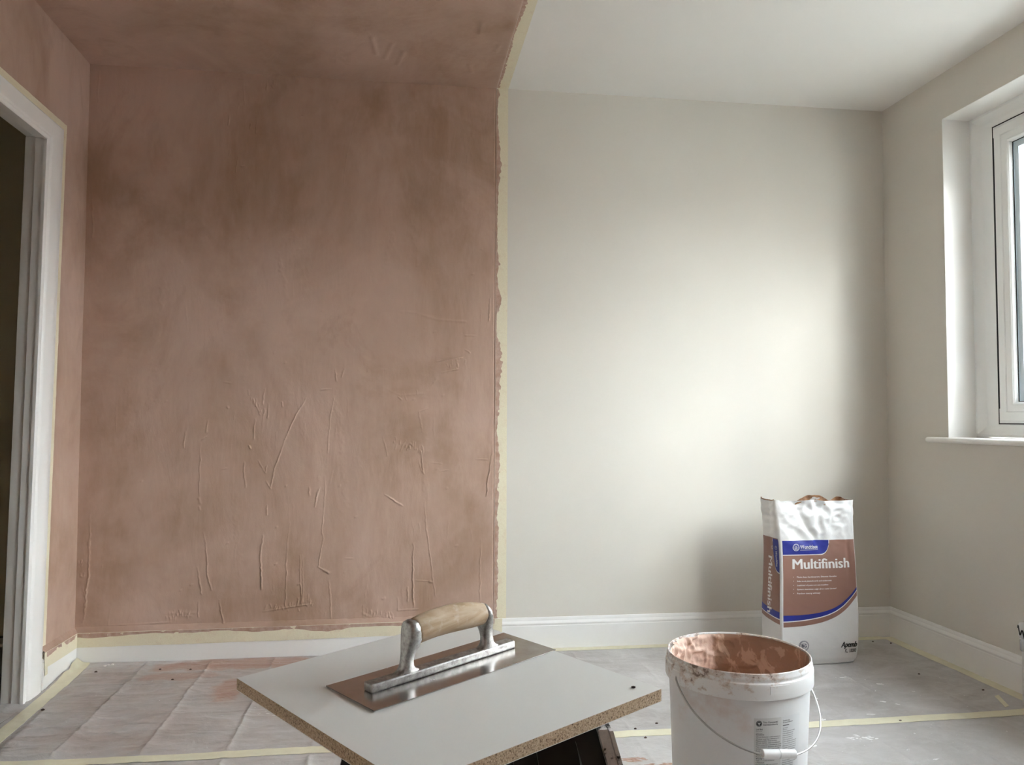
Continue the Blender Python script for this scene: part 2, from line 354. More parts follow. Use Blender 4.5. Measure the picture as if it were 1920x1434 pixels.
def shell():
    bm = bmesh.new(); box(bm, (-1.5, -D, -.12), (W + .3, .3, -.004)); from_bm('floor', bm, 'floor_boards', kind='structure')
    bm = bmesh.new(); box(bm, (-.11, 0, -.004), (W + .30, .14, H)); wb = from_bm('wall_back', bm, 'wall_paint', kind='structure')
    bm = bmesh.new(); box(bm, (-.11, -D, H), (W + .30, .14, H + .12)); ce = from_bm('ceiling', bm, 'ceiling_paint', kind='structure')
    bm = bmesh.new(); box(bm, (-.11, -D - .14, -.004), (W + .3, -D, H)); from_bm('wall_front', bm, 'fresh_plaster', kind='structure')  # unseen wall given the plaster colour to cut bounce light
    bm = bmesh.new(); X1 = W + .30
    box(bm, (W, WIN_Y0, -.004), (X1, 0, H)); box(bm, (W, -D, -.004), (X1, WIN_Y1, H))
    box(bm, (W, WIN_Y1, -.004), (X1, WIN_Y0, WIN_Z0 - .022)); box(bm, (W, WIN_Y1, WIN_Z1), (X1, WIN_Y0, H))
    bmesh.ops.remove_doubles(bm, verts=bm.verts, dist=1e-5)
    from_bm('wall_right', bm, 'wall_paint', kind='structure')
    bm = bmesh.new()      # left wall around the doorway, its back edge following the lean of the frame
    e0, e1 = DO_IN + .03, DO_FAR - .03
    def q(pts):
        a = [bm.verts.new((0, y, z)) for y, z in pts]; b = [bm.verts.new((-.064, y, z)) for y, z in pts]; n = len(pts)
        for i in range(n): bm.faces.new((a[i], a[(i + 1) % n], b[(i + 1) % n], b[i]))
        bm.faces.new(a[::-1]); bm.faces.new(b)
    q([(0, -.004), (0, H), (e0, H), (e0, DO_HEAD + .03), (door_y(0, e0), -.004)])
    q([(e0, H), (e0, DO_HEAD + .03), (e1, DO_HEAD + .03), (e1, H)][::-1])
    q([(e1, H), (e1, -.004), (-D, -.004), (-D, H)][::-1])
    wl = from_bm('wall_left', bm, 'wall_paint', kind='structure')
    # the hall beyond the doorway
    bm = bmesh.new(); box(bm, (-1.45, -.105, -.004), (-.066, -.02, H)); wh = from_bm('wall_hall_end', bm, 'hall_paint', kind='structure')
    bm = bmesh.new(); prism(bm, [(-.105, 0), (-.120, 0), (-.120, .108), (-.117, .114), (-.118, .120), (-.112, .140), (-.105, .145)], 'x', -1.45, -.067)
    from_bm('baseboard_hall', bm, 'hall_wood', kind='structure')
    bm = bmesh.new(); box(bm, (-1.56, -3.2, -.004), (-1.45, -.02, H)); from_bm('wall_hall_side', bm, 'hall_paint', kind='structure')
    bm = bmesh.new(); box(bm, (-1.56, -3.3, -.004), (-.066, -3.2, H)); from_bm('wall_hall_near', bm, 'hall_paint', kind='structure')
    bm = bmesh.new(); box(bm, (-1.56, -3.3, H), (-.066, -.02, H + .1)); from_bm('ceiling_hall', bm, 'hall_paint', kind='structure')
    return wb, wl, ce
wall_back, wall_left, ceiling = shell()

# baseboards
BB = [(0, 0), (.018, 0), (.018, .096), (.0165, .0985), (.0165, .101), (.0185, .104), (.0185, .108), (.0150, .112), (.0095, .117), (.0085, .124), (.0065, .129), (0, .130)]
def baseboards():
    bm = bmesh.new(); prism(bm, [(-p, q) for p, q in BB], 'x', lambda y, z: -y, lambda y, z: W + y)
    from_bm('baseboard_back', bm, 'gloss_white', kind='structure', smooth=30)
    bm = bmesh.new(); prism(bm, [(W - p, q) for p, q in BB], 'y', -D, lambda x, z: -(W - x))
    from_bm('baseboard_right', bm, 'gloss_white', kind='structure', smooth=30)
    bm = bmesh.new(); prism(bm, BB, 'y', lambda x, z: door_y(z, DO_OUT), lambda x, z: -x)
    from_bm('baseboard_left', bm, 'gloss_white', kind='structure', smooth=30)
    bm = bmesh.new(); prism(bm, BB, 'y', -D, DO_FAR - .14)
    from_bm('baseboard_left', bm, 'gloss_white', kind='structure', smooth=30)
baseboards()

# ------------------------------------------------------------------ doorway
def doorway():
    door = tag(empty('door_1', (0, DO_IN, 0)), kind='structure')
    off = Vector((0, DO_IN, 0))
    def done(name, bm, mat):
        for v in bm.verts:
            v.co.y -= .028 * (2.05 - v.co.z)
            v.co -= off
        return from_bm(name, bm, mat, door, smooth=30)
    # architrave profile across its width t (0 = inner edge, 1 = outer edge) and thickness
    wd = DO_IN - DO_OUT
    prof = [(.0, 0), (.0, .011), (.04, .013), (.09, .013), (.12, .010), (.20, .010), (.24, .0145), (.30, .017), (.62, .019), (.90, .0175), (.96, .014), (1.0, .009), (1.0, 0)]
    def arch(name, xs, sign):
        # far jamb leg, mitred into the head
        bm = bmesh.new()
        a = [bm.verts.new((xs + sign * h, DO_IN + t * (DO_OUT - DO_IN), 0)) for t, h in prof]
        b = [bm.verts.new((xs + sign * h, DO_IN + t * (DO_OUT - DO_IN), DO_HEAD + t * (DO_TOP - DO_HEAD))) for t, h in prof]
        c = [bm.verts.new((xs + sign * h, DO_FAR - t * (DO_OUT - DO_IN), DO_HEAD + t * (DO_TOP - DO_HEAD))) for t, h in prof]
        d = [bm.verts.new((xs + sign * h, DO_FAR - t * (DO_OUT - DO_IN), 0)) for t, h in prof]
        n = len(prof)
        for A, B in ((a, b), (b, c), (c, d)):
            for i in range(n - 1): bm.faces.new((A[i], A[i + 1], B[i + 1], B[i]))
        return done(name, bm, 'gloss_white')
    arch('architrave', 0.0, 1)
    # lining and its rebate: far jamb, head, near jamb
    bm = bmesh.new()
    y0, y1, zt = DO_IN + .004, DO_FAR - .004, DO_HEAD + .004
    box(bm, (-.028, y0, 0), (-.0005, y0 + .026, zt)); box(bm, (-.028, y1 - .026, 0), (-.0005, y1, zt)); box(bm, (-.028, y1 - .026, zt), (-.0005, y0 + .026, zt + .026))
    done('lining', bm, 'gloss_white')
    bm = bmesh.new()
    y0 += .006; y1 -= .006; zt += .006
    box(bm, (-.0655, y0, 0), (-.0300, y0 + .02, zt), .004, 2); box(bm, (-.0655, y1 - .02, 0), (-.0300, y1, zt), .004, 2); box(bm, (-.0655, y1 - .02, zt), (-.0300, y0 + .02, zt + .018), .004, 2)
    done('rebate', bm, 'gloss_white')
doorway()

# ------------------------------------------------------------------ window
def window():
    win = tag(empty('window_1', (W + REV, WIN_Y0, WIN_Z0)), kind='structure')
    off = Vector((W + REV, WIN_Y0, WIN_Z0))
    def done(name, bm, mat, par=None, sm=30):
        for v in bm.verts: v.co -= off
        return from_bm(name, bm, mat, par or win, smooth=sm)
    X = W + REV
    def ring(bm, y0, y1, z0, z1, prof):
        """picture-frame moulding: prof = (inset from the outer edge, depth x); mitred corners"""
        rows = []
        for t, x in prof:
            rows.append([bm.verts.new((x, y, z)) for y, z in ((y0 - t, z0 + t), (y0 - t, z1 - t), (y1 + t, z1 - t), (y1 + t, z0 + t))])
        n = len(rows)
        for i in range(n - 1):
            for k in range(4): bm.faces.new((rows[i][k], rows[i][(k + 1) % 4], rows[i + 1][(k + 1) % 4], rows[i + 1][k]))
    MY = -1.58
    bm = bmesh.new()
    ring(bm, WIN_Y0, WIN_Y1, WIN_Z0 + .003, WIN_Z1, [(0, X + .075), (0, X - .001), (.010, X - .001), (.022, X + .006), (.040, X + .016), (.046, X + .016), (.052, X + .013), (.112, X + .013), (.116, X + .020), (.116, X + .075)])
    box(bm, (X + .0125, MY - .05, WIN_Z0 + .05), (X + .075, MY + .05, WIN_Z1 - .05), .003)
    done('window_frame', bm, 'upvc')
    for (a, b) in ((WIN_Y0 - .1215, MY + .0555), (MY - .0555, WIN_Y1 + .1215)):
        z0, z1 = WIN_Z0 + .1245 - .06, WIN_Z1 - .1215 + .0445
        if a < -1: z1 = z1
        bm = bmesh.new(); ring(bm, a + .0105, b - .0105, z0 - .0105, z1 + .0105, [(0, X + .014), (0, X + .0122), (.004, X + .0125), (.009, X + .0192), (.0098, X + .0200), (.0098, X + .022)]); done('gasket', bm, 'gasket', sm=0)
        bm = bmesh.new()
        ring(bm, a, b, z0, z1, [(0, X + .07), (0, X + .012), (.004, X + .008), (.036, X + .008), (.040, X + .011), (.044, X + .010), (.064, X + .010), (.064, X + .07)])
        sash = done('sash', bm, 'upvc')
        bm = bmesh.new()
        ring(bm, a - .0635, b + .0635, z0 + .0635, z1 - .0635, [(0, X + .030), (0, X + .0105), (.004, X + .011), (.010, X + .016), (.013, X + .026), (.013, X + .031)])
        bd = done('glazing_bead', bm, 'upvc', sash); 
        bm = bmesh.new(); ring(bm, a - .0755, b + .0755, z0 + .0755, z1 - .0755, [(0, X + .032), (0, X + .028), (.003, X + .029), (.003, X + .032)]); done('glazing_gasket', bm, 'gasket', sash, 0)
        bm = bmesh.new(); ring(bm, a - .0735, b + .0735, z0 + .0735, z1 - .0735, [(0, X + .0345), (.028, X + .0345), (.028, X + .0545), (0, X + .0545)]); done('spacer_bar', bm, 'spacer_bar', sash, 0)
        for gx in (.033, .056):
            bm = bmesh.new(); box(bm, (X + gx - .001, b + .066, z0 + .066), (X + gx + .001, a - .066, z1 - .066)); done('window_pane', bm, 'window_glass', sash, 0)
    # pale skins added either side and overhead to brighten the reveal like sunlight
    bm = bmesh.new(); box(bm, (W + .0004, WIN_Y0 - .0016, WIN_Z0 + .0005), (X - .0015, WIN_Y0 - .0001, WIN_Z1 - .0001)); box(bm, (W + .0004, WIN_Y1 + .0001, WIN_Z0 + .0005), (X - .0015, WIN_Y1 + .0016, WIN_Z1 - .0001)); box(bm, (W + .0004, WIN_Y1 + .0017, WIN_Z1 - .0016), (X - .0015, WIN_Y0 - .0017, WIN_Z1 - .0001))
    done('reveal_brightener', bm, 'sill_paint', sm=0)
    # inside board with a rounded nosing
    bm = bmesh.new(); x0 = W - .036; zt, zb = WIN_Z0, WIN_Z0 - .022
    nose = [(x0 + .011 + .011 * math.cos(a), (zt + zb) / 2 + .011 * math.sin(a)) for a in [math.pi / 2 + k * math.pi / 8 for k in range(9)]]
    prism(bm, [(W - .0005, zt)] + nose + [(W - .0005, zb)], 'y', WIN_Y1 - .095, WIN_Y0 + .100)
    es = [e for e in bm.edges if abs(e.verts[0].co.y - e.verts[1].co.y) < 1e-6 and abs(e.verts[0].co.y - (WIN_Y0 + .1)) < 1e-4 and min(e.verts[0].co.x, e.verts[1].co.x) < W - .002]
    bmesh.ops.bevel(bm, geom=es, offset=.006, segments=3, affect='EDGES')
    box(bm, (W - .0005, WIN_Y1 + .0005, zb), (X + .07, WIN_Y0 - .0005, zt))
    done('window_sill', bm, 'sill_paint')
window()

# ------------------------------------------------------------------ fresh plaster
RIDGES = []      # (points on the wall (x, z), width, height)
def ridge_px(origin, sc, pts, wd=.0032, ht=.0026):
    wd, ht = (wd * .55, ht * 1.1) if wd < .0056 else (wd * .7, ht * .7)
    q = [ray_plane(origin[0] + x / sc, origin[1] + y / sc, 1, 0.0) for x, y in pts]
    RIDGES.append(([(p.x, p.z) for p in q], wd, ht))
A_, a_ = (330, 660), 2.757
for pts, wd, ht in (
    ([(128, 470), (124, 600), (122, 700), (122, 775)], .0028, .0024), ([(120, 755), (124, 778)], .007, .004), ([(122, 800), (124, 815)], .005, .003),
    ([(143, 930), (155, 1000), (163, 1060), (160, 1130), (170, 1180), (185, 1230)], .0034, .0034),
    ([(110, 1110), (122, 1170), (131, 1250)], .0036, .0036), ([(225, 1280), (235, 1340), (250, 1405)], .0034, .003), ([(244, 1402), (254, 1410)], .009, .006),
    ([(165, 352), (160, 385), (157, 415)], .0034, .003), ([(135, 455), (160, 435)], .003, .002), ([(50, 410), (42, 495)], .0034, .0034),
    ([(675, 238), (630, 310), (595, 375), (565, 450)], .003, .0034), ([(565, 450), (535, 530), (510, 600), (498, 660), (488, 705)], .0034, .0042), ([(465, 665), (488, 705)], .0032, .0034),
    ([(425, 560), (450, 605), (462, 625)], .003, .0032), ([(462, 625), (470, 588)], .0034, .0042), ([(470, 790), (468, 840)], .0036, .0036),
    ([(450, 945), (443, 1010), (438, 1080), (443, 1150), (443, 1225)], .0036, .0042), ([(410, 345), (403, 450)], .003, .0028), ([(478, 265), (475, 340)], .003, .0026), ([(405, 250), (435, 325)], .003, .0022),
    ([(460, 190), (448, 270)], .004, .002), ([(358, 570), (352, 620), (360, 700)], .0032, .0034), ([(380, 485), (385, 497)], .005, .004),
    ([(820, 230), (800, 330), (788, 440), (784, 520)], .0026, .0022), ([(770, 640), (768, 800), (755, 900), (762, 965), (742, 1060), (738, 1110), (765, 1125)], .0026, .0024), ([(762, 1125), (795, 1140)], .006, .005),
    ([(590, 880), (575, 1000), (570, 1150), (565, 1310)], .0026, .0020), ([(645, 1050), (642, 1200), (650, 1290)], .003, .0024), ([(656, 1050), (655, 1290)], .0026, .0018),
    ([(450, 1340), (500, 1332), (560, 1322), (640, 1310), (695, 1300)], .004, .0028), ([(745, 700), (732, 750), (720, 800)], .0032, .003), ([(690, 700), (690, 740)], .005, .004), ([(735, 720), (722, 785)], .003, .003),
    ([(790, 1180), (800, 1290), (800, 1375)], .0034, .003), ([(825, 90), (832, 150)], .004, .0026), ([(870, 85), (855, 130)], .004, .0024), ([(960, 1345), (1010, 1370)], .006, .004), ([(250, 155), (285, 160)], .004, .0025),
    ([(235, 605), (265, 600)], .003, .002), ([(265, 283), (270, 288)], .005, .004), ([(20, 1365), (85, 1360)], .006, .0018), ([(800, 190), (750, 195)], .004, .002), ([(550, 260), (550, 280)], .004, .003), ([(115, 1290), (118, 1370)], .003, .003)):
    ridge_px(A_, a_, pts, wd, ht)
B_, b_ = (560, 560), 2.3125
for pts, wd, ht in (
    ([(365, 600), (385, 680)], .0034, .003), ([(375, 850), (410, 872), (450, 897)], .0036, .0036), ([(395, 862), (440, 897)], .0026, .002), ([(545, 880), (553, 980), (570, 1120), (585, 1240), (592, 1290)], .0028, .0028),
    ([(497, 1060), (495, 1200), (500, 1335)], .0034, .0042), ([(430, 1295), (432, 1350), (520, 1345)], .0036, .003), ([(530, 660), (543, 760)], .0034, .0034), ([(520, 700), (538, 755)], .003, .002),
    ([(838, 650), (832, 730), (822, 780), (813, 855)], .0032, .004), ([(770, 695), (820, 697)], .003, .0028), ([(790, 1040), (787, 1200), (785, 1310)], .003, .0026), ([(830, 0), (825, 95)], .0034, .0042),
    ([(380, 390), (440, 420), (540, 410), (575, 380), (600, 345)], .006, .0018), ([(380, 50), (500, 60), (600, 90), (720, 100)], .007, .0018), ([(600, 272), (640, 262), (680, 262), (710, 255)], .004, .0028), ([(620, 320), (690, 305)], .004, .0028),
    ([(720, 220), (745, 235)], .004, .003), ([(455, 405), (468, 440)], .003, .0028), ([(430, 425), (445, 438)], .003, .0028), ([(510, 395), (515, 415)], .003, .002), ([(415, 655), (425, 630)], .004, .0024),
    ([(440, 660), (455, 630)], .004, .0022), ([(470, 655), (480, 640)], .004, .002), ([(280, 1360), (285, 1385), (300, 1370)], .006, .004), ([(340, 1375), (410, 1385)], .008, .003), ([(472, 1250), (474, 1310)], .004, .004),
    ([(200, 1125), (235, 1125)], .004, .002), ([(575, 710), (620, 715)], .003, .002), ([(610, 748), (650, 742)], .003, .0016), ([(770, 160), (720, 160)], .003, .0018), ([(570, 1225), (580, 1228)], .006, .004), ([(500, 1220), (575, 1225)], .0025, .0018),
    ([(540, 580), (520, 490), (560, 475)], .004, .0016), ([(365, 1300), (372, 1296)], .006, .004)):
    ridge_px(B_, b_, pts, wd, ht)
C_, c_ = (120, 80), 3.414
for pts, wd, ht in (([(1058, 455), (1052, 530)], .0034, .0032), ([(1120, 730), (1100, 830)], .0034, .0032), ([(1060, 690), (1058, 720)], .0034, .003), ([(1235, 510), (1230, 580)], .0032, .0028), ([(1195, 520), (1192, 550)], .004, .003), ([(1300, 250), (1297, 305)], .0034, .003),
                    ([(1335, 275), (1340, 290)], .004, .003), ([(1150, 240), (1155, 400)], .004, .0012), ([(1030, 222), (1155, 235)], .004, .0012), ([(1160, 1160), (1215, 1165)], .010, .002), ([(225, 190), (220, 380)], .004, .0016), ([(180, 870), (185, 1250)], .005, .002)):
    ridge_px(C_, c_, pts, wd, ht)
for pts, wd, ht in (([(683, 172), (665, 230), (652, 285), (644, 345)], .003, .0022), ([(700, 170), (706, 160)], .006, .002), ([(560, 440), (520, 470), (540, 560)], .010, .0012), ([(690, 470), (740, 440), (720, 500)], .012, .0012), ([(170, 960), (166, 1080), (158, 1160)], .005, .003), ([(208, 1140), (202, 1172), (250, 1170), (320, 1166)], .0045, .002), ([(308, 1150), (370, 1148)], .007, .0018), ([(130, 600), (140, 610)], .004, .002)):
    ridge_px((0, 0), 1.0, pts, wd, ht)

PL_X1, PL_Z0 = 1.6600, .112
def plaster_back():
    st = .0025
    nx = int(PL_X1 / st) + 1; nz = int((H - PL_Z0) / st) + 1
    xs = np.linspace(0.0005, PL_X1, nx); zs = np.linspace(PL_Z0, H - .0005, nz)
    dx = xs[1] - xs[0]; dz = zs[1] - zs[0]
    h = .0030 + .0008 * vnoise(nx, nz, 5, 7, 1) + .0005 * vnoise(nx, nz, 14, 9, 2) + .00028 * vnoise(nx, nz, 60, 24, 3) + .00012 * vnoise(nx, nz, 200, 60, 4)
    jit = vnoise(nx, nz, 160, 220, 5); slow = vnoise(nx, nz, 50, 70, 6)
    def stamp(pts, wd, ht):
        P = np.array(pts); pad = wd * 3
        i0 = max(int((P[:, 0].min() - pad) / dx), 0); i1 = min(int((P[:, 0].max() + pad) / dx) + 2, nx)
        j0 = max(int((P[:, 1].min() - pad - PL_Z0) / dz), 0); j1 = min(int((P[:, 1].max() + pad - PL_Z0) / dz) + 2, nz)
        if i1 - i0 < 2 or j1 - j0 < 2: return
        X, Z = np.meshgrid(xs[i0:i1], zs[j0:j1]); best = np.full(X.shape, 9.0); along = np.zeros(X.shape); done = 0.0
        tot = max(float(np.hypot(*(P[1:] - P[:-1]).T).sum()), 1e-6)
        X = X + jit[j0:j1, i0:i1] * wd * .8 + slow[j0:j1, i0:i1] * .0022
        for a, b in zip(P[:-1], P[1:]):
            ab = b - a; L2 = max(ab @ ab, 1e-9)
            t = np.clip(((X - a[0]) * ab[0] + (Z - a[1]) * ab[1]) / L2, 0, 1)
            dd = np.hypot(X - a[0] - t * ab[0], Z - a[1] - t * ab[1]); m = dd < best; best = np.where(m, dd, best)
            along = np.where(m, (done + t * math.sqrt(L2)) / tot, along); done += math.sqrt(L2)
        fade = (.30 + .70 * np.clip(along / .45, 0, 1)) * (.55 + .45 * np.clip((1 - along) / .06, 0, 1)) if tot > .02 else 1.0
        fade = fade * (.62 + .75 * np.abs(slow[j0:j1, i0:i1]))
        g = fade * ht * np.exp(-(best / wd) ** 2) * (.72 + .5 * np.abs(jit[j0:j1, i0:i1]))
        h[j0:j1, i0:i1] = np.maximum(h[j0:j1, i0:i1], 0) + g
    for r in RIDGES: stamp(*r)
    r2 = np.random.default_rng(5)
    for k in range(130):      # faint trowel lines and specks all over
        x = r2.uniform(.03, 1.63); z = r2.uniform(.14, 2.35); L = r2.uniform(.01, .10); a = r2.normal(0, .12)
        if r2.random() < .35: stamp([(x, z), (x + .004, z + .003)], .003, r2.uniform(.001, .0026))
        else: stamp([(x, z), (x + L * math.sin(a), z + L * math.cos(a))], .0018, r2.uniform(.0003, .0009))
    for x0, z0, x1, z1, n_ in [(a.x, a.z, b.x, b.z, k) for a, b, k in ((ray_plane(494, 1146, 1, 0), ray_plane(583, 1131, 1, 0), 34), (ray_plane(676, 1150, 1, 0), ray_plane(738, 1160, 1, 0), 40), (ray_plane(310, 1158, 1, 0), ray_plane(362, 1152, 1, 0), 26),
                                (ray_plane(735, 830, 1, 0), ray_plane(795, 845, 1, 0), 22), (ray_plane(470, 745, 1, 0), ray_plane(505, 790, 1, 0), 14), (ray_plane(820, 690, 1, 0), ray_plane(880, 680, 1, 0), 10), (ray_plane(150, 1060, 1, 0), ray_plane(160, 1150, 1, 0), 14), (ray_plane(500, 165, 1, 0), ray_plane(545, 160, 1, 0), 8))]:
        for k in range(n_):      # rough crumbs of plaster dragged along a stroke
            t = r2.random(); x = x0 + (x1 - x0) * t + r2.normal(0, .004); z = z0 + (z1 - z0) * t + r2.normal(0, .008); L = r2.uniform(.004, .022)
            stamp([(x, z), (x + r2.normal(0, .003), z + L)], .0016, r2.uniform(.0010, .0028))
    # wider strokes: long soft steps left by the trowel edge
    for k in range(26):
        x = r2.uniform(.05, 1.6); z = r2.uniform(.2, 2.2); L = r2.uniform(.2, .7); a = r2.normal(0, .10)
        stamp([(x, z), (x + L * math.sin(a), z + L * math.cos(a))], .010, r2.uniform(.0003, .0007))
    # bead by the taped edge
    e = np.exp(-((xs - (PL_X1 - .006)) / .004) ** 2); h += .0012 * e[None, :] * (.6 + .4 * vnoise(nx, nz, 2, 90, 8))
    h *= 1 - .92 * np.exp(-((xs - (PL_X1 - .0045)) / .0022) ** 2)[None, :]      # groove cut along the tape edge
    X, Z = np.meshgrid(xs, zs); V = np.stack([X, -np.maximum(h, .0003), Z], -1)
    # closed rim: the right edge returns to the wall
    V = np.concatenate([V, np.stack([np.full((nz, 1), PL_X1 + .0006), np.full((nz, 1), -.0002), zs[:, None]], -1)], 1)
    f = grid_faces(nx + 1, nz)
    o = from_arrays('fresh_plaster', V, f, 'fresh_plaster', wall_back, True)
    o['label'] = 'pink skim coat of fresh plaster with trowel ridges'
plaster_back()

def plaster_rest():
    # left wall: strip between corner and door frame, and the part above the frame
    G = [(vnoise(300, 220, 9, 6, 21), .0009), (vnoise(300, 220, 40, 12, 22), .0005), (vnoise(300, 220, 140, 40, 23), .00022)]
    def hh(Y, Z):
        i = np.clip(Y / 3.4 * 299, 0, 298.99); j = np.clip(Z / 2.4 * 219, 0, 218.99); a = i.astype(int); b = j.astype(int); u = i - a; v = j - b; h = np.full(Y.shape, .0032)
        for g, k in G: h = h + k * ((g[b, a] * (1 - u) + g[b, a + 1] * u) * (1 - v) + (g[b + 1, a] * (1 - u) + g[b + 1, a + 1] * u) * v)
        for y, z0, z1 in ((.155, 2.06, 2.36), (.10, 1.3, 1.9), (.19, .5, 1.0), (.08, .3, .7)):
            h = h + .0010 * np.exp(-((Y - y - .006 * np.sin(Z * 9)) / .008) ** 2) * np.clip((Z - z0) * 8, 0, 1) * np.clip((z1 - Z) * 8, 0, 1)
        return h
    zs = np.arange(PL_Z0, DO_TOP + .042, .005); us = np.linspace(0, 1, 56)
    rag = np.array([.0022 * mnoise.noise(Vector((z * 14, 1, 0))) + .0012 * mnoise.noise(Vector((z * 60, 2, 0))) for z in zs])
    edge = np.array([-door_y(z, DO_OUT) - .043 for z in zs]) + rag
    U, Z = np.meshgrid(us, zs); Y = .0005 + U * (edge[:, None] - .0005); h = hh(Y, Z); h[:, -1] = .0017
    o = from_arrays('fresh_plaster', np.stack([h, -Y, Z], -1), grid_faces(56, len(zs)), 'fresh_plaster', wall_left, True)
    o['label'] = 'pink fresh plaster between door frame and corner'
    zs = np.linspace(DO_TOP + .0265, H - .0005, 72); ys = np.arange(.0005, 3.3, .006)
    Y, Z = np.meshgrid(ys, zs); h = hh(Y, Z); h[0] = np.where(ys > .21, .0017, h[0])
    o = from_arrays('fresh_plaster', np.stack([h, -Y, Z], -1), grid_faces(len(ys), 72), 'fresh_plaster', wall_left, True)
    o['label'] = 'pink fresh plaster above the door frame'
    # ceiling
    st = .007; xs = np.linspace(.0005, PL_X1 + .0015, 237); ys = np.arange(.0005, D - .01, st); nx, ny = len(xs), len(ys)
    h = .0030 + .0010 * vnoise(nx, ny, 5, 14, 31) + .0006 * vnoise(nx, ny, 12, 60, 32) + .0003 * vnoise(nx, ny, 50, 160, 33)
    X, Y = np.meshgrid(xs, ys)
    for px, py, qx, qy in ((735, 80, 722, 108), (697, 68, 706, 100), (757, 95, 745, 120), (905, 40, 900, 62), (935, 84, 930, 96), (880, 120, 884, 134)):
        a = ray_plane(px, py, 2, H); b = ray_plane(qx, qy, 2, H); P0 = np.array([a.x, -a.y]); ab = np.array([b.x, -b.y]) - P0
        t = np.clip(((X - P0[0]) * ab[0] + (Y - P0[1]) * ab[1]) / (ab @ ab), 0, 1)
        h += .004 * np.exp(-(np.hypot(X - P0[0] - t * ab[0], Y - P0[1] - t * ab[1]) / .007) ** 2)
    V = np.stack([X, -Y, H - h], -1)
    V = np.concatenate([V, np.stack([np.full((ny, 1), PL_X1 + .002), -ys[:, None], np.full((ny, 1), H - .0002)], -1)], 1)
    o = from_arrays('fresh_plaster', V, grid_faces(nx + 1, ny), 'fresh_plaster', ceiling, True)
    o['label'] = 'pink fresh plaster on the left of the ceiling'
plaster_rest()

# ------------------------------------------------------------------ dust sheets
SHEETS = []
def sheet_z(x, y):
    """height of the topmost dust sheet at a place on the floor"""
    best = .0015
    for xs, ys, g in SHEETS:
        if xs[0] <= x <= xs[-1] and ys[0] <= y <= ys[-1]:
            i = min(int((x - xs[0]) / (xs[1] - xs[0])), len(xs) - 2); j = min(int((y - ys[0]) / (ys[1] - ys[0])), len(ys) - 2)
            best = max(best, float(g[j:j + 2, i:i + 2].max()))
    return best
def sheet(name, x0, x1, y0, y1, mat, seed, z=.0015, amp=1.0):
    st = .0036 if y1 > -.5 else .005; nx = int((x1 - x0) / st) + 1; ny = int((y1 - y0) / st) + 1
    xs = np.linspace(x0, x1, nx); ys = np.linspace(y0, y1, ny); X, Y = np.meshgrid(xs, ys)
    left = np.clip((1.7 - X) / 1.5, .18, 1.0) * amp
    rid = lambda n: (1 - np.abs(n)) ** 3
    ly = y1 - y0; cells = lambda k: max(2, int(ly * k))
    h = .0040 * rid(vnoise(nx, ny, 9, cells(9), seed)) + .0050 * rid(vnoise(nx, ny, 18, cells(17), seed + 1)) + .0030 * rid(vnoise(nx, ny, 40, cells(26), seed + 2)) + .0012 * rid(vnoise(nx, ny, 90, cells(50), seed + 3))
    h = h * left ** 1.4
    wx = .004 * vnoise(nx, ny, 3, 40, seed + 6)
    for k, fx in enumerate(np.arange(.05, 3.4, .2408)):      # packing folds run away from the viewer
        g = np.exp(-np.abs(X + wx - fx) / .008); h += (.0075 if fx < 1.2 else .0028) * g * (.7 + .3 * vnoise(nx, ny, 1, 18, seed + 10 + k))
    for fy in (-.30, -.62, -1.22, -1.55):
        h += .0030 * np.exp(-np.abs(Y - fy + .004 * vnoise(nx, ny, 20, 3, seed + 30)) / .006) * (left > .3)
    for c_, wd_ in ((np.abs(Y + .972), .03), (np.abs(X - (.046 + .032 * -Y)), .03), (np.abs(X - (W - .043)), .03), (np.abs(Y + .041) + (X < 1.2) * 9, .028)):
        h *= .22 + .78 * np.clip((c_ - wd_) / .02, 0, 1)
    edge = np.minimum(np.minimum(Y - y0, y1 - Y), np.minimum(X - x0, x1 - X)); h *= np.clip(edge / .03, 0, 1)
    if name_far := (y1 > -.5):      # the sheet climbs a little against the skirting on the left
        h += .012 * np.exp(-(-Y - .018) / .02) * np.clip((1.3 - X) / .3, 0, 1) * (.55 + .45 * vnoise(nx, ny, 9, 1, seed + 40))
        h += .030 * np.exp(-((X - .012) / .018) ** 2) * np.clip((.30 + Y) / .1, 0, 1) * (Y < -.02) * (.5 + .5 * vnoise(nx, ny, 1, 22, seed + 41))
    SHEETS.append((xs, ys, z + h)); V = np.stack([X, Y, z + h], -1)
    return from_arrays(name, V, grid_faces(nx, ny), mat, None, True)
o = sheet('dust_sheet', .0205, W - .021, -.975, -.0205, 'dust_sheet_far', 51)
tag(o, 'creased plastic dust sheet on the far floor, pink stained beside the left skirting', 'dust sheet')
DS_FAR = o
o = sheet('dust_sheet', .030, W - .022, -2.75, -.968, 'dust_sheet_near', 71, z=.0022)
tag(o, 'clear plastic dust sheet on the near floor under bucket and black stand', 'dust sheet')
DS_NEAR = o
def door_sheet():
    n = 24; V = []
    for j in range(n + 1):
        y = -.30 - 1.0 * j / n
        for i in range(12):
            x = .0225 - .105 * i / 11 - .02 * mnoise.noise(Vector((y * 6, 2, 1))) * i / 11
            zz = .0022 + .006 * max(0, mnoise.noise(Vector((x * 22, y * 9, 3)))) + (.010 if i == 11 else 0) * (mnoise.noise(Vector((y * 12, 0, 5))) + .5)
            V.append((x, y, max(zz, .0015)))
    o = from_arrays('dust_sheet', V, grid_faces(12, n + 1), 'dust_sheet_near', None, True)
    tag(o, 'loose grey edge of plastic sheet lying over the doorway threshold', 'dust sheet')
door_sheet()

